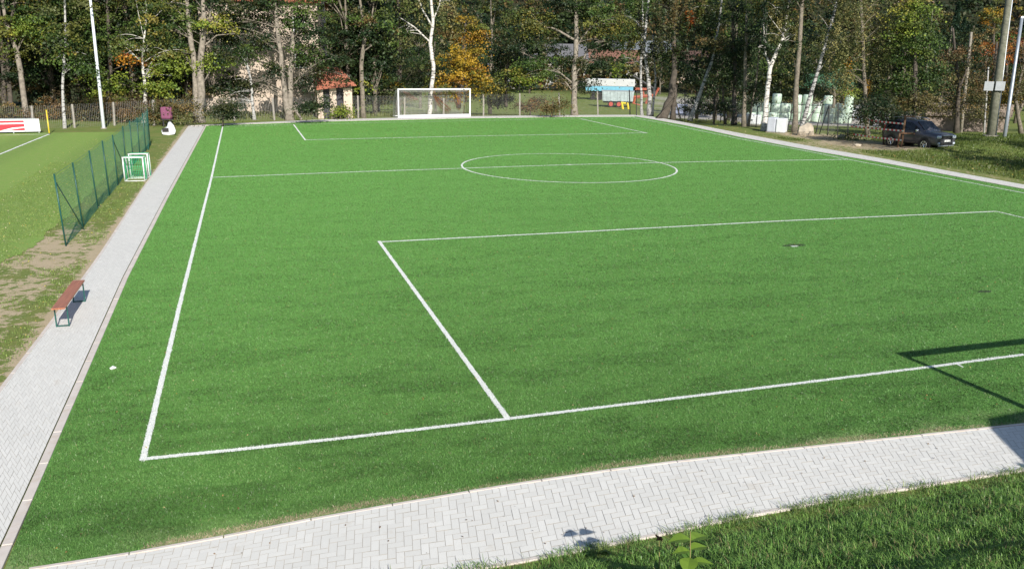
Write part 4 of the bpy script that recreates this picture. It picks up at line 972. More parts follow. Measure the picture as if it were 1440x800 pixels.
house('farmhouse', 'low white cottage left of the farm building', q, face_cam(q)+.2, 12, 8, 4, 3.5, M['plaster_white'], simple('slate_roof', (.1, .1, .11), .7, var=.2), [('f', u, 2, 1.2, 1.4) for u in (-4, 0, 4)])
# stone wall glimpsed behind the car
q0 = at(1316, 168); q1 = at(1440, 172); q0 = CAM+(q0-CAM)*1.0; D = 74
a = atd(1300, 160, D); b = atd(1420, 172, D); a[2] = b[2] = 0; L = np.linalg.norm(b-a)
o = MB().box((L/2, 0, 1.9), (L, .5, 1.1)).box((L/2, .3, .7), (L, .5, 1.8)).build('stone_wall', M['wallstone']); o.location = (a[0], a[1], -.6); o.rotation_euler = (0, 0, math.atan2(b[1]-a[1], b[0]-a[0])); tag(o, 'pinkish garden wall glimpsed under the trees behind the car', 'wall')

# near right, outside the frame: made-up board and rail, shaped for the shadows they cast
zb = float(gz(14.5, -9)); r = empty('shadow_board', (14.5, -9, zb), 0, 'added shadow casting board with sloping top on posts beyond the right end of the bank', 'board')
pl_ = [(11.6, 2.75), (12.4, 3.2), (12.95, 3.8), (13.25, 3.98), (18, 4.2), (18, 2.75)]
MB().prism([(x_-14.5, z_-zb) for x_, z_ in pl_], -.04, .04).build('panel', M['wood_brown'], r)
for x_ in (-2.2, .6, 3.3): MB().box((x_, .07, (2.75-zb)/2+.2), (.1, .08, 3.2-zb)).build('post', M['wood_brown'], r)
zb = float(gz(12, -8.1)); r = empty('shadow_rail', (12, -8.1, zb), 0, 'added low shadow casting rail on the grass bank beyond the lower right corner', 'shadow caster')  # unseen rail, added only for the shadow streak on the bank
for x_ in (-4.7, -1, 3.3): MB().tube([(x_, 0, -.1), (x_, 0, .35)], .02, 8).build('post', M['alu'], r)
MB().tube([(-4.8, 0, .38), (3.6, 0, .38)], .02, 8).build('rail', M['alu'], r)

# ------------------------------------------------------------------ trees
T = tree
T('tree', 'twin dark trunked tree at the far left edge behind the advertising board', (12, 167), [[(7, 167, 8), (4, 90, 7), (-6, -20, 5)], [(16, 167, 8), (10, 80, 6), (22, 0, 4)]],
  [(5, 55, 2.8, 2.4, 2.2, 2200, 'mixed'), (-40, 0, 4, 3, 3.2, 2600, 'green'), (30, -30, 3.6, 3, 3, 2400, 'mixed'), (20, 110, 1.8, 1.5, 1.4, 700, 'dark')], 'bark_dark')
T('tree', 'pale trunked tree leaning left behind the red and white board', (38, 168), [[(38, 168, 9.5), (24, 75, 7.5), (8, 30, 5), (-2, -40, 4)]],
  [(45, 40, 2.3, 2, 1.2, 1300, 'limey'), (60, 20, 2.6, 2, 2, 1700, 'green'), (0, -50, 4, 3, 3, 2600, 'mixed')], 'bark_grey')
T('birch_tree', 'thin spotted birch rising straight left of the tall steel pole', (91, 181), [[(91, 181, 5.5), (88, 120, 4.2), (92, 60, 3.4), (90, -40, 2.6)]],
  [(96, 45, 1.9, 1.5, 1.5, 900, 'mixed'), (105, 90, 1.8, 1.4, 1.3, 800, 'green'), (85, -20, 2.5, 2, 2.5, 1600, 'weep'), (90, 70, 1, .8, 1.6, 420, 'green')], 'birch_grey')
T('maple_tree', 'dense yellow green tree behind the tall steel pole', (150, 168, 68), [[(150, 170, 9), (155, 100, 7), (150, -20, 5)]],
  [(150, 120, 2.6, 1.8, 1.5, 1700, 'limey'), (165, 60, 3.2, 2.2, 2.1, 2400, 'green'), (120, 0, 3.4, 2.5, 2.6, 2400, 'mixed'), (185, -10, 3, 2.5, 2.6, 2000, 'mixed')], 'bark_dark')
T('tree', 'short pale trunked tree with orange tinted leaves behind the green fence end', (201, 163, 62), [[(201, 165, 6.5), (205, 130, 5.5), (200, 90, 3.5), (206, 20, 2.5)]],
  [(188, 85, .9, .8, .8, 240, 'orange'), (178, 60, 1.3, 1, .9, 420, 'mixed'), (225, 110, 1.9, 1.4, 1.3, 1100, 'limey'), (222, 65, 2, 1.6, 1.5, 1100, 'mixed'), (215, 0, 2.6, 2, 2, 1300, 'mixed')], 'birch')
T('poplar_tree', 'big forked grey trunk at the far left corner of the walkway', (279, 172.5), [[(281, 172.5, 14), (282, 90, 11), (287, 40, 8), (284, -60, 6)], [(276, 172, 10), (274, 100, 9), (268, 55, 8), (258, -40, 5)], [(284, 60, 4), (296, 20, 3), (300, -20, 2)], [(286, 66, 2.6), (305, 50, 2), (330, 48, 1.4)], [(285, 118, 2.4), (296, 100, 2), (328, 68, 1.2)], [(272, 100, 2.2), (262, 80, 1.6)]],
  [(243, 85, 2, 1.6, 1.7, 1200, 'limey'), (312, 32, 1.9, 1.5, .8, 620, 'limey'), (302, 88, 1.5, 1.2, .7, 600, 'limey'), (250, 15, 2.8, 2, 2, 1500, 'green'), (280, -90, 5, 4, 3.4, 3400, 'green'), (310, -15, 3, 2, 1.6, 2000, 'dark'), (322, 75, 1.6, 1.2, .9, 700, 'dark'), (225, 45, 2.2, 1.6, 1.6, 1300, 'green')], 'bark_grey')
T('tree', 'thin pale sapling trunk in front of the pinkish house wall', (357, 169), [[(358, 169, 5), (353, 115, 4.2), (345, 82, 3)]],
  [(347, 74, 1.5, 1.2, .9, 520, 'green'), (318, 112, 1.7, 1.2, 1.4, 900, 'dark'), (325, 150, 1.6, 1.2, 1.0, 700, 'dark')], 'birch_grey')
T('ash_tree', 'pale V shaped double trunk with one broken top beside the pavilion', (408, 169.5), [[(407, 169, 13), (401, 130, 8), (392, 60, 7), (385, -20, 5.5)], [(408, 165, 11), (408, 105, 8.5), (413, 46, 7.5)], [(412, 150, 5), (424, 169, 4)], [(412, 120, 3), (424, 108, 2)]],
  [(378, 25, 2.2, 1.6, 2.1, 1500, 'dark'), (430, 20, 2.4, 2, 2, 1700, 'green'), (385, 95, 1.7, 1.2, 1.0, 650, 'dark'), (436, 75, 1.6, 1.2, 1.3, 1000, 'green'), (400, -70, 4.6, 4, 3.2, 3200, 'green'), (345, 10, 3.0, 1.8, 1.8, 3600, 'dark'), (318, 50, 1.6, 1.2, 1.4, 1500, 'dark'), (365, 60, 1.2, 1, .8, 700, 'dark'), (350, 118, 1.4, 1, .7, 600, 'dark'), (470, 82, 1.5, 1, .5, 520, 'dark'), (448, 100, 1.2, .8, .5, 520, 'dark'), (480, 112, .8, .6, .3, 200, 'dark'), (330, 120, 1.5, 1, 1, 600, 'dark'), (445, 50, 2, 1.6, 1.4, 1300, 'dark'), (425, 118, 1.0, .9, .9, 420, 'dark')], 'bark_grey')
T('ash_tree', 'slender grey tree with upright limbs between the pavilion and the goal', (511, 166.5), [[(511, 166.5, 8), (508, 95, 7), (513, 50, 6), (506, 0, 4), (500, -60, 3)], [(513, 62, 3.5), (522, 30, 2.6), (528, -10, 2)], [(512, 72, 2.6), (523, 64, 2)]],
  [(509, 120, .45, .4, 1.0, 130, 'limey'), (520, 25, 2.2, 1.6, 1.2, 420, 'olive'), (505, -60, 3.6, 3, 2.6, 2200, 'mixed')], 'bark_mid')
T('birch_tree', 'bright white birch rising behind the far goal', (605, 164.3), [[(604, 165, 7.4), (605, 140, 7), (609.5, 92, 6.5), (605, 62, 6), (609, 30, 5), (602, -40, 3.5)], [(605, 60, 3), (582, 38, 2.2), (560, 24, 1.5)], [(607, 36, 3), (594, 14, 2.4), (585, -10, 2)], [(609, 30, 2.5), (618, 8, 2), (622, -20, 1.5)]],
  [(562, 48, 1.7, 1.2, .8, 420, 'weep', .5), (590, -30, 3.6, 3, 2.2, 2000, 'weep', 1.0), (628, 10, 2, 1.6, 1.2, 420, 'weep', .8)], 'birch')
T('maple_tree', 'golden yellow autumn tree right of the far goal', (645, 150, 74), [[(645, 152, 8), (650, 100, 6), (655, 30, 4)]],
  [(652, 90, 2.6, 2, 1.9, 3000, 'yellow'), (628, 122, 2.2, 1.6, 1.1, 1500, 'yellow'), (665, 45, 2.1, 1.8, 1.7, 1700, 'yellow'), (640, 40, 2, 1.6, 1.5, 1000, 'olive'), (672, 112, 1.7, 1.3, 1.3, 900, 'yellow')], 'bark_dark')
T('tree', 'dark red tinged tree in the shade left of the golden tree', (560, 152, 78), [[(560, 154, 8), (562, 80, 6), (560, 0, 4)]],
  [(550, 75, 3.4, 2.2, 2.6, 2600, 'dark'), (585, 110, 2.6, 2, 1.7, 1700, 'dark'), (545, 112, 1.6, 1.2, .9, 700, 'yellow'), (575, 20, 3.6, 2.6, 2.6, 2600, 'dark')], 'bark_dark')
T('apple_tree', 'low bushy mixed green tree left of the wide branching tree', (712, 148, 80), [[(712, 150, 6), (710, 120, 5), (714, 90, 3)]],
  [(702, 112, 2.2, 1.8, 1.7, 1700, 'mixed'), (735, 104, 1.9, 1.5, 1.0, 1000, 'limey'), (690, 130, 1.4, 1.2, 1.0, 700, 'dark'), (705, 75, 2.1, 1.8, 1.6, 1400, 'dark')], 'bark_dark', .22)
T('walnut_tree', 'wide branching tree with dark crown and straight pale trunk right of the goal', (808, 163), [[(808, 163, 10.5), (807, 100, 8.5), (811, 50, 7.5), (808, -10, 6), (806, -70, 4)], [(807, 56, 4), (782, 42, 3), (758, 34, 2)], [(806, 118, 3), (775, 93, 2.4), (738, 76, 1.5)], [(811, 104, 3), (822, 80, 2.4), (827, 66, 1.8)], [(811, 66, 3), (821, 50, 2.4), (840, 30, 1.6)], [(806, 130, 2), (795, 115, 1.4)], [(810, 20, 3), (785, 12, 2)]],
  [(745, 30, 2.7, 2.2, 1.6, 3200, 'mixed'), (795, 12, 3.4, 2.6, 1.9, 4200, 'dark'), (840, 5, 2.8, 2.4, 1.8, 2600, 'green'), (800, 84, 1.6, 1.2, .5, 700, 'dark'), (770, 100, 1.5, 1.2, .5, 600, 'green'), (850, 88, 1.6, 1.2, .6, 700, 'dark'), (722, 60, 1.9, 1.6, 1.1, 1100, 'dark'), (748, 88, 1.8, 1.4, .6, 700, 'green'), (768, 66, 2.2, 1.6, .8, 1300, 'dark'), (850, 32, 2.6, 2, 1.3, 1800, 'mixed'), (850, 60, 2.4, 1.8, .9, 1600, 'dark'), (880, 45, 1.6, 1.4, 1.2, 1100, 'mixed'), (826, 120, 1.0, .9, 1.1, 500, 'dark'), (800, -60, 5, 4, 3, 3400, 'green'), (790, 118, 1.1, 1, .8, 420, 'olive'), (765, 84, 1.5, 1.2, .5, 700, 'green'), (822, 92, 1.0, 1, .4, 350, 'dark'), (740, 112, 1.2, 1, .4, 420, 'limey')], 'bark_grey')
T('birch_tree', 'slim pair of grey birch stems at the far right corner of the pitch', (910, 163), [[(903, 164, 4.5), (901, 110, 4), (904, 20, 3), (900, -40, 2)], [(914, 164, 8), (912, 110, 6), (905, 70, 5), (912, 0, 4)], [(917, 163, 4), (922, 110, 3), (918, 50, 2)]],
  [(888, 40, 1.9, 1.6, 1.8, 1400, 'weep', .8), (915, 70, 1.5, 1.3, 1.5, 1100, 'dark', .5), (900, 0, 3, 2.4, 2, 2200, 'green', .8), (868, 88, .8, .7, .7, 260, 'limey', .3)], 'birch_grey')
T('birch_tree', 'thick dark leaning birch trunk beside the blue grey board', (938, 167), [[(930, 168, 15), (943, 140, 12), (949, 100, 9), (947, 40, 7), (952, -40, 5)], [(946, 167, 8), (950, 120, 7)]],
  [(945, 60, 2, 1.8, 2, 2000, 'dark', .7), (960, 0, 3.2, 2.6, 2.2, 2600, 'olive', .9), (965, 95, 1.2, 1.1, .9, 500, 'dark', .5), (935, 25, 2, 1.8, 1.8, 1300, 'dark', .7)], 'bark_dark')
T('birch_tree', 'thin birch leaning right against the pale yard', (971, 168), [[(970, 168, 7.5), (985, 130, 6), (1004, 76, 4.5), (1015, 0, 3)]],
  [(1004, 58, 1.8, 1.5, 1.5, 1300, 'dark', .6), (1012, 5, 2.6, 2, 2, 2000, 'mixed', .6), (975, 25, .9, .8, .9, 260, 'orange', .4), (990, 20, 2, 2, 1.6, 1500, 'dark', .6)], 'birch_grey')
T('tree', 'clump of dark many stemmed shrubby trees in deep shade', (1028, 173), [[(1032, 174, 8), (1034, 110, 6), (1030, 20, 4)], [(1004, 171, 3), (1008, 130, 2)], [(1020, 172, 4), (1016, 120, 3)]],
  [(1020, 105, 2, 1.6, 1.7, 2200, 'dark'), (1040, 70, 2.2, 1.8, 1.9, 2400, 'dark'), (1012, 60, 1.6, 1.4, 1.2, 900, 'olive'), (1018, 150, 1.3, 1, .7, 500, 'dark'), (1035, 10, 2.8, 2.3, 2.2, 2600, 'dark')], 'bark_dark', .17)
T('tree', 'straight greenish trunk between the shrubby trees and the forked birch', (1046, 177), [[(1046, 177, 7), (1048, 110, 5.5), (1050, 20, 4)], [(1052, 176, 4), (1064, 110, 3), (1070, 40, 2)]],
  [(1060, 130, 1.2, 1, 1.3, 900, 'dark'), (1060, 50, 1.9, 1.6, 1.8, 1700, 'dark'), (1065, -10, 2.5, 2, 2, 1900, 'mixed')], 'bark_mid', .17)
T('birch_tree', 'white forked birch behind the wrapped white pallet', (1076, 184), [[(1074, 185, 10), (1079, 130, 7.5), (1083, 95, 7), (1102, 50, 5.5), (1113, -20, 4)], [(1083, 95, 4), (1077, 78, 3), (1074, 50, 2)]],
  [(1100, 25, 1.8, 1.4, 1.3, 950, 'weep', .9), (1075, 60, 1.2, 1, .9, 500, 'dark', .5), (1112, 50, 1, .9, .9, 420, 'weep', .8), (1080, 15, 1.9, 1.5, 1.2, 800, 'dark', .5), (1110, -40, 2.8, 2.4, 2, 1900, 'weep', 1)], 'birch')
T('pine_tree', 'tall straight dark trunk right of the forked birch', (1118, 187), [[(1117, 187, 9), (1122, 90, 7.5), (1129, -10, 6), (1132, -60, 5)]],
  [(1125, -20, 2.8, 2.2, 1.8, 1900, 'dark'), (1110, 60, 1.2, 1, .9, 420, 'dark', .4)], 'bark_mid', .17)
T('birch_tree', 'leaning birch with drooping twigs in front of the wrapped bales', (1129, 186), [[(1126, 187, 8), (1141, 130, 6.5), (1157, 75, 5), (1175, 10, 4), (1184, -40, 3)], [(1135, 170, 4), (1153, 145, 3), (1165, 137, 2)]],
  [(1160, 40, 1.7, 1.4, 1.2, 1000, 'weep', 1.0), (1178, 70, 1.7, 1.4, 1.2, 1100, 'weep', 1.0), (1180, -20, 3, 2.4, 2, 2200, 'weep', 1.1)], 'birch_grey', .15)
T('weeping_birch', 'large weeping birch with hanging olive curtains and golden sprays left of the car', (1222, 178, 62), [[(1222, 180, 7), (1216, 120, 6), (1212, 40, 5), (1210, -30, 4)]],
  [(1195, 50, 2, 1.8, 1.7, 2300, 'weep', 1.1), (1235, 70, 1.9, 1.8, 1.6, 2300, 'weep', 1.2), (1215, 10, 2.6, 2.2, 1.8, 2600, 'weep', 1.2), (1185, 100, 1.1, 1, .5, 500, 'weep', .8), (1256, 30, 1.6, 1.5, 1.4, 1300, 'weep', 1), (1222, 118, .28, .3, .5, 160, 'gold', 1.1), (1195, 82, .3, .3, .5, 110, 'gold', .7), (1215, -60, 3.5, 3, 2.2, 2600, 'weep', 1.2)], 'bark_mid', .14, limbs=4)
T('maple_tree', 'sunlit full green tree standing behind the dark car', (1288, 180, 60), [[(1288, 182, 8), (1287, 110, 7), (1285, 10, 4)]],
  [(1290, 60, 1.9, 1.7, 1.9, 2900, 'green'), (1282, 45, 1.7, 1.5, 1.7, 900, 'limey'), (1283, 15, 1.5, 1.4, 1.3, 1600, 'limey'), (1306, 100, 1.4, 1.3, 1.3, 1500, 'green'), (1262, 120, 1.5, 1.2, 1.2, 1300, 'green'), (1290, 140, 1.7, 1.3, 1.1, 1400, 'olive')], 'bark_dark', .17)
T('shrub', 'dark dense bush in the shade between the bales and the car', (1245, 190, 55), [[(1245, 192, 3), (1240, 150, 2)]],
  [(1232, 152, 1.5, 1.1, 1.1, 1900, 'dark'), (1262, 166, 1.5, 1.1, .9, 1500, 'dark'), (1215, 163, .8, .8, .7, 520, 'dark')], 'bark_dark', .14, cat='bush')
T('shrub', 'low scrubby bush on the sandy track by the last fence post', (1190, 197), [[(1190, 197, 2), (1188, 185, 1)]], [(1196, 192, .9, .5, .3, 500, 'green'), (1176, 190, .4, .4, .3, 160, 'green')], 'bark_dark', .12, cat='bush')
T('tree', 'olive brown bare looking tree between the green tree and the utility pole', (1345, 185, 66), [[(1345, 187, 8), (1348, 120, 6), (1340, 40, 3)], [(1348, 130, 4), (1365, 80, 3)]],
  [(1340, 100, 2, 1.8, 1.7, 1700, 'olive'), (1365, 140, 1.9, 1.5, 1.1, 1300, 'olive'), (1350, 70, 1.8, 1.6, 1.2, 900, 'brown'), (1320, 145, 1.3, 1.1, .9, 800, 'olive')], 'bark_dark', .15)
T('tree', 'olive brown tree behind the utility pole', (1395, 184, 70), [[(1395, 186, 7), (1396, 120, 5), (1402, 60, 3)]],
  [(1390, 110, 2.4, 1.8, 2.1, 1900, 'brown'), (1385, 155, 2, 1.5, 1.1, 1200, 'olive'), (1415, 130, 1.8, 1.4, 1.6, 1300, 'yellow')], 'bark_dark', .15)
T('tree', 'brown leafed tree at the right edge of the view', (1437, 188, 68), [[(1437, 190, 7), (1428, 140, 5), (1440, 90, 3)], [(1432, 160, 4), (1446, 130, 3)]],
  [(1436, 120, 2, 1.6, 1.8, 1400, 'olive'), (1450, 70, 2.6, 2, 1.8, 1500, 'brown'), (1480, 110, 3, 2, 2.4, 2200, 'mixed')], 'bark_mid', .15)
T('tree', 'orange red autumn tree behind the utility pole', (1416, 120, 92), [[(1416, 125, 5), (1416, 60, 3)]],
  [(1418, 68, 1.7, 1.6, 1.7, 1300, 'orange'), (1398, 62, 1, 1, 1.1, 300, 'orange'), (1440, 58, 1.3, 1, 1, 500, 'red')], 'bark_dark', .2)
T('tree', 'golden crowned tree at the top right above the brown trees', (1398, 100, 118), [[(1398, 105, 5), (1398, 40, 3)]],
  [(1400, 18, 2.6, 2, 2.1, 1700, 'yellow'), (1385, 50, 1.8, 1.5, 1.5, 700, 'olive')], 'bark_dark', .26)
T('willow_tree', 'pale blue green leafed tree just above the wrapped bales', (1172, 150, 88), [[(1172, 152, 5), (1174, 120, 4)]],
  [(1175, 118, 1.9, 1.6, 1.3, 1300, 'bluegreen'), (1150, 110, 1.4, 1.2, 1.0, 600, 'bluegreen'), (1195, 128, 1.3, 1.2, 1, 500, 'limey')], 'bark_mid', .18)
# low brush behind the left part of the fence and along the far side
bl = [('olive scrub bush behind the advertising board', -30, 160, 62, 'olive'), ('brownish scrub bush just right of the advertising board', 70, 155, 64, 'brown'), ('olive brown bush behind the steel pole foot', 125, 155, 63, 'olive'), ('dark scrub bush left of the short pale trunk', 170, 155, 62, 'brown'),
      ('grey green hedge bush behind the white tub', 235, 157, 60, 'olive'), ('dark bush just right of the big forked trunk', 312, 155, 60, 'dark'), ('dark bush left of the pavilion', 438, 150, 63, 'dark'), ('leafy sprig bush in front of the pavilion', 478, 156, 68, 'limey'), ('brown hedge bush left of the far goal', 530, 140, 88, 'olive'),
      ('low dark hedge bush behind the fence right of the goal', 700, 142, 84, 'dark'), ('reddish brown scrub behind the fence right of the goal', 745, 146, 78, 'brown'), ('grey brown scrub in the meadow left of the wide tree', 775, 150, 74, 'olive')]
for lab, px, py, D, pal in bl:
    big = 1.0 if px < 450 else .62; big = .35 if px == 478 else big; big = .6 if px in (438, 312) else big
    T('shrub', lab, (px, py+12, D), [[(px, py+12, 3), (px+3, py-8, 1.5)]], [(px, py, 2.1*big, 1.1*big, .9*big, int(1500*big), pal), (px+22*big, py-10*big, 1.6*big, 1*big, .9*big, int(900*big), pal)], 'bark_dark', .15, cat='bush', limbs=2)

# the wood behind: three prototypes, then copies
def wood_tree(name, lab, kind):
    root = empty(name, (0, 0, 0), 0, lab, 'tree', 'trees of the shady wood behind the front row'); mb = MB(); VV = []; CC = []
    mb.tube([(0, 0, -.5), (.1, 0, 3), (-.1, .2, 7), (.1, 0, 12)], [.26, .2, .15, .05], 7)
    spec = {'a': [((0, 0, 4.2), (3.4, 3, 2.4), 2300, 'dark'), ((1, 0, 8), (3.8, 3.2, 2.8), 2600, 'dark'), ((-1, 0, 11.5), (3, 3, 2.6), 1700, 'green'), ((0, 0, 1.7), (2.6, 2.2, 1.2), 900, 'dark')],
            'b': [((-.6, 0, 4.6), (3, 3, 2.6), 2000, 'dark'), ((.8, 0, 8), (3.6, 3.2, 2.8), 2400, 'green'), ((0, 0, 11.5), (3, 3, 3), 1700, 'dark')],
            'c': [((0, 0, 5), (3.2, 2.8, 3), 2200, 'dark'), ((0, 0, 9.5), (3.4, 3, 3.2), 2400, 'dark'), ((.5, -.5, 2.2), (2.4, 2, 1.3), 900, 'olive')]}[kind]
    for c, rad, n, pal in spec:
        V, c_, cc = crown_cloud(c, rad, n, pal, .25, sig=.5); VV.append(V); CC.append(c_)
        for _ in range(5): limb(mb, (0, 0, max(1.5, c[2]-2.5)), cc[rng.integers(len(cc))], .08, .02)
    mb.build('trunk', M['bark_mid'], root, smooth=True); quads_mesh('crown', np.concatenate(VV), M['leaf'], np.concatenate(CC), root); return root
LANDM = [(-180, 'the far left end of the wire fence'), (-60, 'the left end of the advertising board'), (20, 'the red advertising board'), (91, 'the thin spotted birch'), (146, 'the tall steel pole'), (205, 'the short pale trunk'), (280, 'the big forked trunk'), (350, 'the pinkish house'), (405, 'the V shaped trunk'), (470, 'the pavilion'), (511, 'the slender grey tree'), (575, 'the left of the far goal'), (640, 'the golden tree'), (700, 'the low bushy tree'),
  (890, 'the farm trailers'), (945, 'the thick leaning birch'), (1010, 'the thin leaning birch'), (1060, 'the forked birch'), (1118, 'the straight dark trunk'), (1165, 'the wrapped bales'), (1230, 'the weeping birch'), (1295, 'the dark car'), (1350, 'the slender wooden pole'), (1400, 'the utility pole'), (1450, 'the thin metal pole'), (1550, 'the right edge of the view'), (1700, 'the far right margin')]
protos = [wood_tree('wood_tree', '', k) for k in 'abc']; used = [False]*3
spots = []
for px in range(-230, 520, 44): spots.append((px+rng.uniform(-10, 10), 76+rng.uniform(-3, 4)))
for px in range(-210, 560, 52): spots.append((px+rng.uniform(-12, 12), 90+rng.uniform(-4, 5)))
for px in (612, 690, 500, 560): spots.append((px, 108+rng.uniform(-5, 12)))
for px in (1010, 985, 1030): spots.append((px, 90+rng.uniform(-3, 5)))
for px in (1035, 1055, 1080, 1100, 1120, 1145, 1165, 1190): spots.append((px, 128+rng.uniform(-4, 8)))
for px in range(-120, 560, 38):
    if not 300 < px < 470: spots.append((px, 71.5+rng.uniform(-1, 2)))
for px in (1235, 1270, 1250, 1300): spots.append((px, 94+rng.uniform(-3, 5)))
for px in range(1480, 1800, 70): spots.append((px, 70+rng.uniform(0, 14)))
for px in (590, 655): spots.append((px, 150+rng.uniform(-10, 20)))
for px in (690, 735, 930, 975, 1010, 1050): spots.append((px, 212+rng.uniform(-5, 5)))
for px in (1330, 1385, 1440, 1360, 1500): spots.append((px, 128+rng.uniform(-8, 10)))
for i, (px, D) in enumerate(spots):
    kk = int(rng.integers(3)); sc = rng.uniform(.85, 1.2)
    if 290 < px < 470 and D < 100: sc *= .95; D += 14
    if 985 <= px <= 1160 and D < 95: kk = 0
    p = atd(px, 100, D); p[2] = float(gz(p[0], p[1]))
    if not used[kk]: o = protos[kk]; used[kk] = True
    else: o = copy_tree(protos[kk])
    o.location = tuple(p); o.rotation_euler = (0, 0, rng.uniform(0, 6.28)); o.scale = (sc, sc, sc*rng.uniform(.9, 1.15))
    lm_ = min(LANDM, key=lambda q_: abs(q_[0]-px)); rw = 'just' if D < 86 else ('some way' if D < 105 else 'far')
    o['label'] = ('green', 'mixed green', 'olive tinged')[kk]+' leafy tree '+rw+' behind '+lm_[1]; o['group'] = 'trees of the shady wood behind '+lm_[1]
# spruces top right
def spruce_mesh(h):
    n = 2600; t = rng.uniform(0, 1, n)**.8; z = h*(.08+.92*t); tier = np.sin(z*5.2)*.5+.5; r = (1-t)*h*.2*(.55+.45*tier)*rng.uniform(.35, 1.05, n)+.05; a = rng.uniform(0, 6.283, n)
    a = a+np.sin(z*3)*.4; C = np.stack([r*np.cos(a), r*np.sin(a), z-r*.35], 1); out = np.stack([np.cos(a), np.sin(a), -.3+0*a], 1)
    pc = np.array(PAL['spruce']); return leaf_quads(C, .62, .8, out=out), pc[rng.integers(0, 3, n)]*rng.uniform(.7, 1.3, (n, 1))
sp = empty('spruce_tree', (0, 0, 0), 0, 'dark spruce in the dense stand of conifers at the top right', 'tree', 'dark spruces at the top right'); V, c = spruce_mesh(17)
MB().tube([(0, 0, -1), (0, 0, 16)], [.25, .04], 6).build('trunk', M['bark_dark'], sp); quads_mesh('crown', V, M['leaf'], c, sp)
first = True
for px, D in ((1297, 150), (1318, 158), (1334, 146), (1352, 160), (1370, 152), (1386, 168), (1312, 178), (1345, 182), (1375, 188), (1430, 170), (1460, 165), (1284, 170), (745, 205), (730, 220), (760, 228)):
    p = atd(px, 100, D); p[2] = float(gz(p[0], p[1])); o = sp if first else copy_tree(sp); first = False
    o.location = tuple(p); o.rotation_euler = (0, 0, rng.uniform(0, 6)); s_ = rng.uniform(.9, 1.25); o.scale = (s_, s_, s_)
    if px < 800: o['label'] = 'dark spruce on the slope above the farm buildings'; o['group'] = 'spruces above the farm'
# near-right trees outside the frame shading the verge
for px_, xy, lab in ((0, (44, 15.5), 'tree standing outside the right edge nearest the pitch'), (1, (51, 19), 'tree outside the right edge shading the grassy verge'), (2, (58, 14), 'outermost tree outside the right edge')):
    o = copy_tree(protos[0]); o.location = (xy[0], xy[1], 0); o.scale = (1.1, 1.1, .85); o['label'] = 'green tree standing just outside the right edge of the view'; o['group'] = 'trees outside the right edge'
# wooded hillside: one mass
n_t = 1500; VV = []; CC = []
az = rng.uniform(R(-38), R(72), n_t); dd = 228+rng.uniform(0, 1, n_t)**1.3*170
pals = ['dark', 'spruce', 'green', 'mixed', 'brown', 'olive', 'dark', 'olive']
for a, d in zip(az, dd):
    x_, y_ = 1.7+d*math.sin(a), -11.4+d*math.cos(a); z_ = float(gz(x_, y_)); pal = pals[int(rng.integers(8))]
    V, c, _ = crown_cloud((x_, y_, z_+5.5), (4.2, 4.2, 5), 190, pal, 1.25, sig=.9, clump=12); VV.append(V); CC.append(c*.9)
o = quads_mesh('wooded_hillside', np.concatenate(VV), M['leaf'], np.concatenate(CC)); o['kind'] = 'stuff'

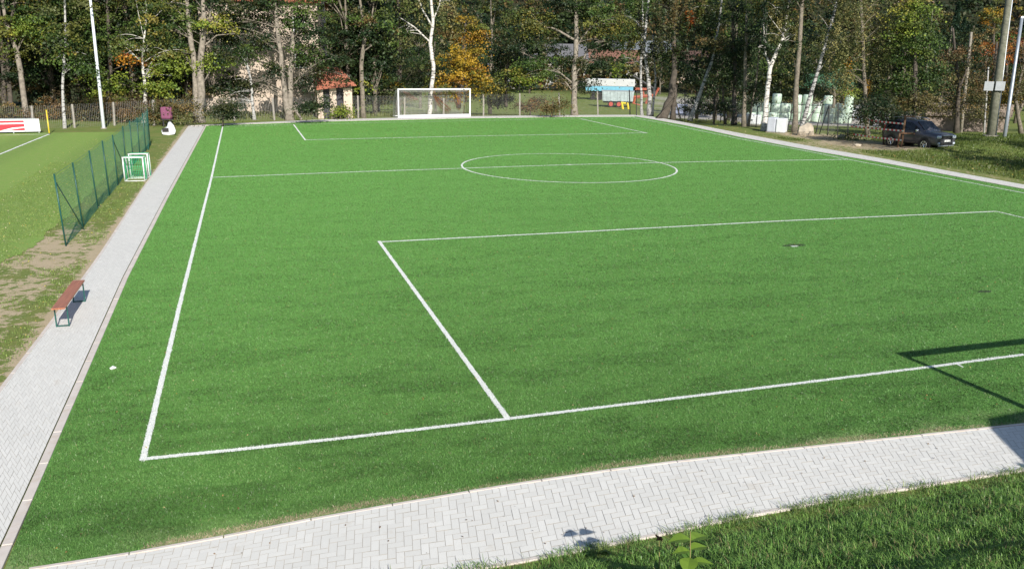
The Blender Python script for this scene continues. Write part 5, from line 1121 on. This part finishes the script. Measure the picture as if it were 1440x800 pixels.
# ------------------------------------------------------------------ weeds at the lower edge
def broad_leaf(V, Cc, base, dirv, L, Wd, c, curl=.25):
    d = unit(np.array(dirv, float)); s = unit(np.cross(d, [0, 0, 1.])); u = np.cross(s, d); prof = [0, .55, .95, 1.0, .75, .35, .02]; k = len(prof)
    for i in range(k-1):
        for sg in (-1, 1):
            def pt(i_, e): t = i_/(k-1); return np.array(base)+d*L*t-u*curl*L*t*t+s*sg*e*Wd*prof[i_]+u*e*Wd*.25*prof[i_]
            q = [pt(i, 0), pt(i+1, 0), pt(i+1, 1), pt(i, 1)]; V.append(q if sg > 0 else q[::-1]); Cc.append(np.array(c)*rng.uniform(.9, 1.1))
def slope_pt(px, py):
    return hit(px, py)
def weed(name, lab, px, py, H, leaves, seedhead=False):
    global hit
    p = None; d = ray(px, py)
    for t in np.arange(4, 20, .02):
        q = CAM+d*t
        if q[2] <= float(gz(q[0], q[1])): p = q; break
    r = empty(name, p, 0, lab, 'plant'); V = []; Cc = []
    MB().tube([(0, 0, -.03), (-.01, 0, H*.5), (-.03, .01, H)], [.006, .005, .003], 6).build('stem', simple('weed_stem_'+str(px), (.3, .25, .1), .7), r)
    for (z, az_, el, L, Wd, c) in leaves:
        z *= H/.5; L *= 1.12; Wd *= 1.1
        V = []; Cc = []; broad_leaf(V, Cc, (-.03*z/H, 0, z), (math.cos(az_)*math.cos(el), math.sin(az_)*math.cos(el), math.sin(el)), L, Wd, c); quads_mesh('leaf', np.array(V), M['leaf'], np.array(Cc), r)
    if seedhead: o = MB(); [o.tube([(-.03+rng.normal()*.012, rng.normal()*.012, H-.01), (-.03+rng.normal()*.02, rng.normal()*.02, H+.03)], [.014, .008], 6) for _ in range(4)]; o.build('seed_head', M['wood_brown'], r)
    return r
lg = (.16, .26, .035); dg = (.08, .17, .03)
weed('broadleaf_weed', 'tall broad leafed green weed at the bottom edge of the picture', 968, 836, .68, [(.05, 2.9, .2, .28, .085, dg), (.06, 6.0, .25, .26, .08, lg), (.14, 5.0, .1, .25, .08, dg), (.3, -2.2, .0, .2, .075, lg), (.43, .3, .1, .2, .07, lg), (.44, 2.9, .12, .19, .07, lg), (.36, .1, .15, .17, .06, lg), (.35, 3.0, .15, .15, .055, lg), (.26, -.5, .3, .19, .055, lg), (.22, 3.6, .2, .2, .07, dg), (.2, -1.6, -.1, .2, .075, lg), (.12, 2.2, .3, .2, .06, dg), (.1, .8, .2, .2, .06, lg), (.08, 4.2, .2, .2, .06, dg), (.05, 5.4, .4, .18, .04, lg), (.28, 1.7, .5, .15, .05, dg)])
weed('thistle', 'thin brown headed thistle just left of the broad leafed weed', 926, 826, .56, [(.03, 5.6, .5, .22, .035, lg), (.03, 1.2, .6, .2, .035, dg), (.05, .3, .5, .18, .025, dg), (.08, 2.6, .5, .16, .025, dg), (.12, -1.2, .6, .15, .02, lg), (.2, 3.4, .7, .1, .015, dg), (.16, 1.4, .6, .12, .02, dg), (.02, 4.2, .3, .2, .03, lg)], True)
